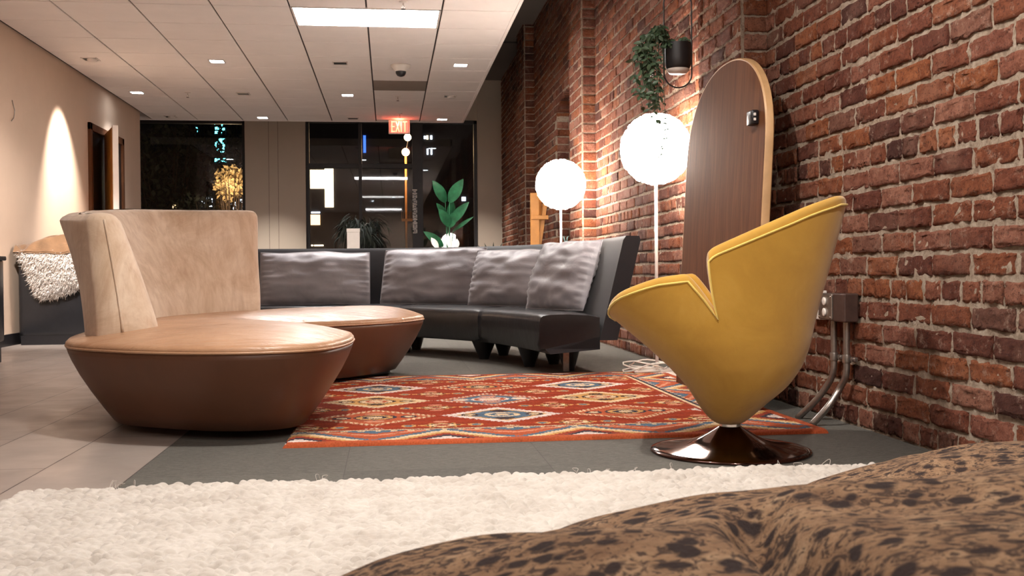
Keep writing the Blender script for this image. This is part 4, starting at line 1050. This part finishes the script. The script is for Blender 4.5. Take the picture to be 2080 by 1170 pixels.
# ------------------------------------------------------------------ things behind the sofa
def stem_leaf_plant(name, label, base, leaves, pot=None):
    e = thing(name, label, 'plant', base); b = Vector(base)
    st = MB(); lf = MB()
    for (dx_, dy_, h, L_, W_, tx, tz) in leaves:
        tip = b+Vector((dx_, dy_, h)); st.tube([b, b.lerp(tip, .5)+Vector((dx_*-.1, 0, .02)), tip], [.008, .006, .004], 6)
        lf.leaf(tip, (tx, -.15, tz), (0, -1, .25), L_, W_, .18, n=8)
    st.build('stem', M['leaf_big'], e); lf.build('foliage', M['leaf_big'], e); return e
pb = atY(905, 560, 10.5)
def pl(px, py): p = atY(px, py, 10.5); return p
pbx = pl(910, 500)
lv = []
for (bx_, by_, tx_, ty_, W_) in [(905, 410, 880, 368, .11), (912, 412, 936, 368, .12), (914, 455, 948, 412, .10), (912, 460, 890, 425, .10), (900, 500, 862, 470, .09), (905, 440, 885, 412, .07), (920, 470, 958, 440, .04), (915, 445, 918, 405, .09), (908, 462, 925, 430, .11)]:
    a = pl(bx_, by_); b = pl(tx_, ty_); lv.append((a.x-pbx.x, rng.normal(0, .05), a.z-.36, (b-a).length*1.1, W_, (b-a).x, (b-a).z))
base = (pbx.x, 10.5, .36)
pe = stem_leaf_plant('potted_plant', 'broad-leaved green plant standing before the right window', base, lv)
o = MB().lathe([(.09, 0), (.12, .02), (.15, .33), (.155, .36), (.135, .36), (.12, .33)], (pbx.x, 10.5, 0), 32).build('plant_pot', M['white_plastic'], None, True, None, 50)
tag(o, 'white pot holding the broad-leaved plant, mostly behind the sofa', 'pot')
# white leaf shapes on thin stalks at its foot
mb = MB()
for px, py, tx_, ty_ in ((890, 505, 878, 486), (915, 505, 910, 480), (926, 505, 928, 488)):
    a = atY(px, py, 10.2); b = atY(tx_, ty_, 10.2); mb.leaf(a, b-a, (0, -1, 0), (b-a).length*1.2, .06, .05)
    mb.tube([(a.x, 10.2, 0), a], .004, 6)
o = mb.build('white_leaf', M['white_plastic']); tag(o, 'white leaf shapes just above the sofa back below the broad-leaved plant', 'flower')
# dark potted palm with drooping leaves
pc = atY(735, 500, 12.3); e = thing('potted_palm', 'dark arching palm behind the white box by the window', 'plant', (pc.x, 12.3, 0))
MB().lathe([(.12, 0), (.17, .3), (.16, .3)], (pc.x, 12.3, 0), 24).build('planter', M['black_plastic'], e, angle=50)
st, lf = MB(), MB()
for k in range(46):
    a = 2*PI*k/46+rng.normal(0, .1); L_ = rng.uniform(.22, .34); c0 = Vector((pc.x, 12.3, .28)); hgt = rng.uniform(1.0, 1.22)
    tp = Vector((pc.x+math.cos(a)*L_*.6, 12.3+math.sin(a)*L_*.6, hgt)); st.tube([c0, c0.lerp(tp, .6)+Vector((0, 0, .12)), tp], .004, 5)
    for q_ in range(7):
        d = Vector((math.cos(a+rng.normal(0, .6)), math.sin(a+rng.normal(0, .6)), -rng.uniform(-.2, 1.3))); lf.leaf(tp+Vector((rng.normal(0, .04), rng.normal(0, .04), rng.normal(0, .04))), d, (0, 0, 1), .16, .022, .5, n=4)
st.build('stem', M['leaf_dark'], e); lf.build('foliage', M['leaf_dark'], e)
wb = atY(718, 487, 11.6)
e = thing('white_box', 'slim upright white box standing behind the black sofa', 'box', (wb.x, 11.6, 0))
MB().box((wb.x-.07, 11.55, 0), (wb.x+.07, 11.67, 1.07), .004).build('body', M['white_plastic'], e, False)
MB().box((wb.x-.073, 11.547, 1.045), (wb.x+.073, 11.673, 1.085), .003).build('lid', M['white_plastic'], e, False)
# wooden easel frame
e = thing('wooden_easel', 'orange-brown wooden A-frame stand behind the far globe lamp', 'easel', (1.38, 10.1, 0))
def post(a, b, w_, nm): 
    a, b = Vector(a), Vector(b); MB().box((-w_/2, -.02, 0), (w_/2, .02, (b-a).length), .003, M=Matrix.Translation(a) @ (b-a).to_track_quat('Z', 'Y').to_matrix().to_4x4()).build(nm, M['orange_wood'], e, False)
a = atY(1086, 420, 10.0); b = atY(1109, 430, 10.0); c_ = atY(1098, 500, 10.0)
post((a.x, 10.0, 0), (a.x, 10.0, 1.36), .085, 'leg'); post((c_.x-.14, 10.05, 0), (b.x+.02, 10.05, 1.40), .075, 'leg'); post((a.x+.02, 10.35, 0), (a.x+.06, 10.1, 1.32), .05, 'leg')
MB().box((a.x-.04, 9.97, 1.1), (b.x+.02, 9.99, 1.14), .003).build('crossbar', M['orange_wood'], e, False)
# little spiky dark plant at right of window 2
p0 = atY(1000, 500, 9.5); e = thing('small_plant', 'small dark spiky plant peeking over the sofa back by the column', 'plant', (p0.x, 9.5, 0))
MB().lathe([(.05, 0), (.08, .6), (.09, .66), (.08, .66)], (p0.x, 9.5, 0), 20).build('planter', M['black_plastic'], e, angle=50)
mb = MB()
for k in range(16):
    a = 2*PI*k/16; mb.leaf(Vector((p0.x, 9.5, .64)), (math.cos(a), math.sin(a), 1.1), (0, -1, .2), .24, .03, .3)
mb.build('foliage', M['leaf_dark'], e)
p0 = atY(1138, 492, 8.75); e = thing('figurine', 'little grey-green animal figurine peeking above the sofa back', 'figurine', (p0.x, 8.75, 0))
M['verdigris'] = vary('verdigris', rgb(96, 122, 122), .1, 20, .6, .1)
MB().box((p0.x-.09, 8.65, 0), (p0.x+.07, 8.85, .765), .01).build('stand', M['black_plastic'], e, False)
mb = MB(); mb.grid(lambda u, v: (p0.x+.06*math.sin(PI*v)*math.cos(2*PI*u), 8.75+.03*math.sin(PI*v)*math.sin(2*PI*u), .79+.03*math.cos(PI*v)), 20, 12, wu=True)
mb.grid(lambda u, v: (p0.x+.05+.022*math.sin(PI*v)*math.cos(2*PI*u), 8.75+.02*math.sin(PI*v)*math.sin(2*PI*u), .83+.022*math.cos(PI*v)), 16, 10, wu=True)
for s_ in (-.008, .01): mb.tube([(p0.x+.05+s_, 8.75, .845), (p0.x+.045+s_*1.5, 8.75, .875), (p0.x+.05+s_*2.4, 8.75, .895)], [.006, .006, .001], 8)
mb.build('body', M['verdigris'], e)

# ------------------------------------------------------------------ night outside
slab('ground', (-14, YB+.25, -.15), (12, 46, -.02), M['asphalt'])
slab('wall_outside', (-16, 45.9, -.1), (14, 46.1, 14), M['facade'])
def building(name, label, x0, x1, y, z1, wins):
    e = thing(name, label, 'building', ((x0+x1)/2, y, 0))
    MB().box((x0, y, -.1), (x1, y+3, z1)).build('wall', M['facade'], e, False)
    for (a, b, mt) in wins:
        f = MB().box((a[0]-.05, y-.06, a[1]-.05), (b[0]+.05, y-.005, b[1]+.05)).build('window_frame', M['dark_frame'], e, False)
        MB().box((a[0], y-.075, a[1]), (b[0], y-.062, b[1])).build('pane', mt, f, False)
    return e
M['e_teal'] = emat('teal_lit_window', (.12, .75, .8, 1), 3); M['e_warm'] = emat('warm_lit_window', (1, .62, .28, 1), 1.5); M['e_cream'] = emat('cream_lit_window', (1, .8, .5, 1), 1.6)
M['e_white'] = emat('white_lit_window', (.85, .93, 1, 1), 1.6); M['e_lamp'] = emat('street_lamp_globe', (1, .62, .28, 1), 9); M['e_tube'] = emat('white_tube_light', (.9, .97, 1, 1), 3.5); M['e_blue'] = emat('blue_neon', (.03, .15, .8, 1), .9)
def rect(px0, py0, px1, py1, y): a = atY(px0, py1, y); b = atY(px1, py0, y); return ((a.x, a.z), (b.x, b.z))
Yf = 34.0
x0 = atY(285, 400, Yf).x; x1 = atY(560, 400, Yf).x
wl = [rect(437, 249, 457, 272, Yf)+(M['e_teal'],), rect(437, 282, 457, 310, Yf)+(M['e_teal'],), rect(437, 322, 460, 330, Yf)+(M['e_teal'],), rect(396, 256, 402, 272, Yf)+(M['e_teal'],),
      rect(408, 398, 432, 420, Yf)+(M['e_white'],), rect(470, 405, 494, 426, Yf)+(M['e_white'],), rect(350, 412, 362, 424, Yf)+(M['e_warm'],)]
building('office_building', 'dark building with teal lit windows outside the left window', x0, x1, Yf, 9, wl)
Yg = 26.0
x0 = atY(600, 400, Yg).x; x1 = atY(862, 400, Yg).x
sh = building('shop_building', 'dark shop building with cream lit window outside the right window', x0, x1, Yg+.2, 8, [])
mb = MB(); yq = Yg+.16
def quad(px0, py0, px1, py1, mt, nm, y=yq):
    (ax, az), (bx_, bz) = rect(px0, py0, px1, py1, y); return MB().box((ax, y, az), (bx_, y+.03, bz)).build(nm, mt, sh, False)
quad(630, 345, 660, 383, M['e_cream'], 'pane'); quad(660, 342, 677, 421, M['e_cream'], 'pane'); quad(631, 436, 650, 457, M['e_warm'], 'pane'); quad(632, 430, 650, 433, M['e_white'], 'pane')
quad(638, 497, 657, 500, M['e_cream'], 'pane'); quad(632, 497, 636, 500, M['e_cream'], 'pane'); quad(738, 275, 743, 310, M['e_blue'], 'neon_sign')
quad(861, 276, 865, 282, M['e_white'], 'pane'); quad(866, 275, 870, 283, M['e_cream'], 'pane'); quad(874, 275, 878, 283, M['e_white'], 'pane'); quad(867, 302, 870, 314, M['e_white'], 'pane'); quad(875, 303, 878, 314, M['e_white'], 'pane')
quad(938, 400, 946, 408, M['e_white'], 'pane', Yg+.16)
slab('wall_outside', (atY(850, 400, Yg).x, Yg+.19, 0), (atY(1010, 400, Yg).x, Yg+.4, 8), M['facade'])
# tree canopy silhouette that rounds the cream window
o = MB().grid(lambda u, v: tuple(atY(640, 400, 25.6)+Vector((.28*math.sin(PI*v)*math.cos(2*PI*u), .2*math.sin(PI*v)*math.sin(2*PI*u), .2*math.cos(PI*v)))), 24, 14, wu=True).build('car_roof', M['black_plastic'])
bpy.data.objects.remove(o)
# street lamp
sl = atY(828, 279, 20); s2 = atY(824, 309, 20); sb = atY(825, 430, 20)
e = thing('street_lamp', 'street lamp with two warm glowing globes outside the right window', 'street lamp', (sb.x, 20, -.02))
for p, r in ((sl, .07), (s2, .075)):
    MB().grid(lambda u, v: (p.x+r*math.sin(PI*v)*math.cos(2*PI*u), 20+r*math.sin(PI*v)*math.sin(2*PI*u), p.z+r*math.cos(PI*v)), 20, 12, wu=True).build('globe', M['e_lamp'], e)
MB().tube([(sb.x, 20, -.02), (sb.x, 20, s2.z-.07)], .022, 10).build('pole', M['orange_wood'], e)
MB().tube([(s2.x, 20.05, s2.z), (sl.x+.02, 20.05, sl.z)], .012, 8).build('arm', M['black_metal'], e)
a, b = rect(816, 430, 838, 448, 20); mb = MB()
for k in range(7): xx = a[0]+(b[0]-a[0])*k/6; mb.tube([(xx, 19.9, a[1]), (xx, 19.9, b[1])], .004, 5)
mb.box((a[0], 19.88, a[1]-.02), (b[0], 19.92, a[1]+.03)); mb.build('basket', M['orange_wood'], e, False)
lamp('POINT', 'street_glow', (s2.x, 19.7, s2.z), 30, (1, .6, .3), .07)
# vertical lettering on the mullion of window 2
mb = MB(); zt1, zb1 = atY(842, 384, YB).z, atY(844, 474, YB).z; xq = atY(843, 430, YB).x
for k in range(9):
    z = zt1+(zb1-zt1)*(k+.5)/9; s_ = .034
    mb.box((xq-s_, YB+.044, z-s_), (xq+s_, YB+.049, z-s_*.55)); mb.box((xq-s_, YB+.044, z+s_*.55), (xq+s_, YB+.049, z+s_))
    if k % 2: mb.box((xq-s_, YB+.044, z-s_), (xq-s_*.5, YB+.049, z+s_))
    if k % 3: mb.box((xq+s_*.5, YB+.044, z-s_), (xq+s_, YB+.049, z+s_))
    mb.box((xq-s_*.6, YB+.044, z-s_*.2), (xq+s_*.6, YB+.049, z+s_*.2))
o = mb.build('door_lettering', M['white_metal'], None, False); tag(o, 'column of small pale characters running down the dark door post', 'lettering')
# trees outside the left window
def tree(label, c, rad, n_, m_leaf, trunk_h, size):
    e = thing('tree', label, 'tree', (c.x, c.y, -.02)); tr = MB(); tr.tube([(c.x, c.y, -.02), (c.x+.05, c.y, trunk_h*.5), (c.x, c.y, trunk_h)], [.07, .06, .04], 8)
    for k in range(22):
        a = rng.random()*6.28; d = Vector((math.cos(a), math.sin(a)*.6, rng.uniform(-.2, 1))).normalized()*rad[0]*rng.uniform(.6, 1); s0 = Vector((c.x, c.y, trunk_h*rng.uniform(.75, 1)))
        tr.tube([s0, s0+d*.5+Vector((0, 0, .05)), Vector((c.x, c.y, c.z))+Vector((d.x, d.y, d.z*rad[1]/rad[0]))*.9], [.02, .012, .004], 5)
    tr.build('trunk', M['bark'], e); lf = MB()
    for k in range(n_):
        v = Vector((rng.normal(), rng.normal(), rng.normal())); v.normalize(); v *= rng.random()**.45
        p = Vector((c.x+v.x*rad[0], c.y+v.y*rad[0]*.6, c.z+v.z*rad[1])); lf.leaf(p, (rng.normal(), rng.normal(), rng.normal()), (rng.normal(), rng.normal(), rng.normal()), size*rng.uniform(.7, 1.3), size*.6, .2, n=2)
    lf.build('foliage', m_leaf, e)
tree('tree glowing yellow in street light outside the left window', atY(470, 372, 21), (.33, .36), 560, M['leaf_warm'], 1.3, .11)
tree('dark leafy tree before the teal windows, outside the left window', atY(430, 290, 25), (1.1, 1.5), 800, M['leaf_dark'], 2.0, .16)
tree('dark tree at the far left behind the left window', atY(335, 330, 24), (1.2, 1.6), 1100, M['leaf_dark'], 2.0, .16)
tree('low shrub with pale lights behind it, under the left window tree', atY(450, 416, 22), (1.0, .28), 500, M['leaf_dark'], .9, .1)
lp = atY(462, 378, 20.2); lamp('POINT', 'tree_glow', tuple(lp), 26, (1, .72, .4), .08)
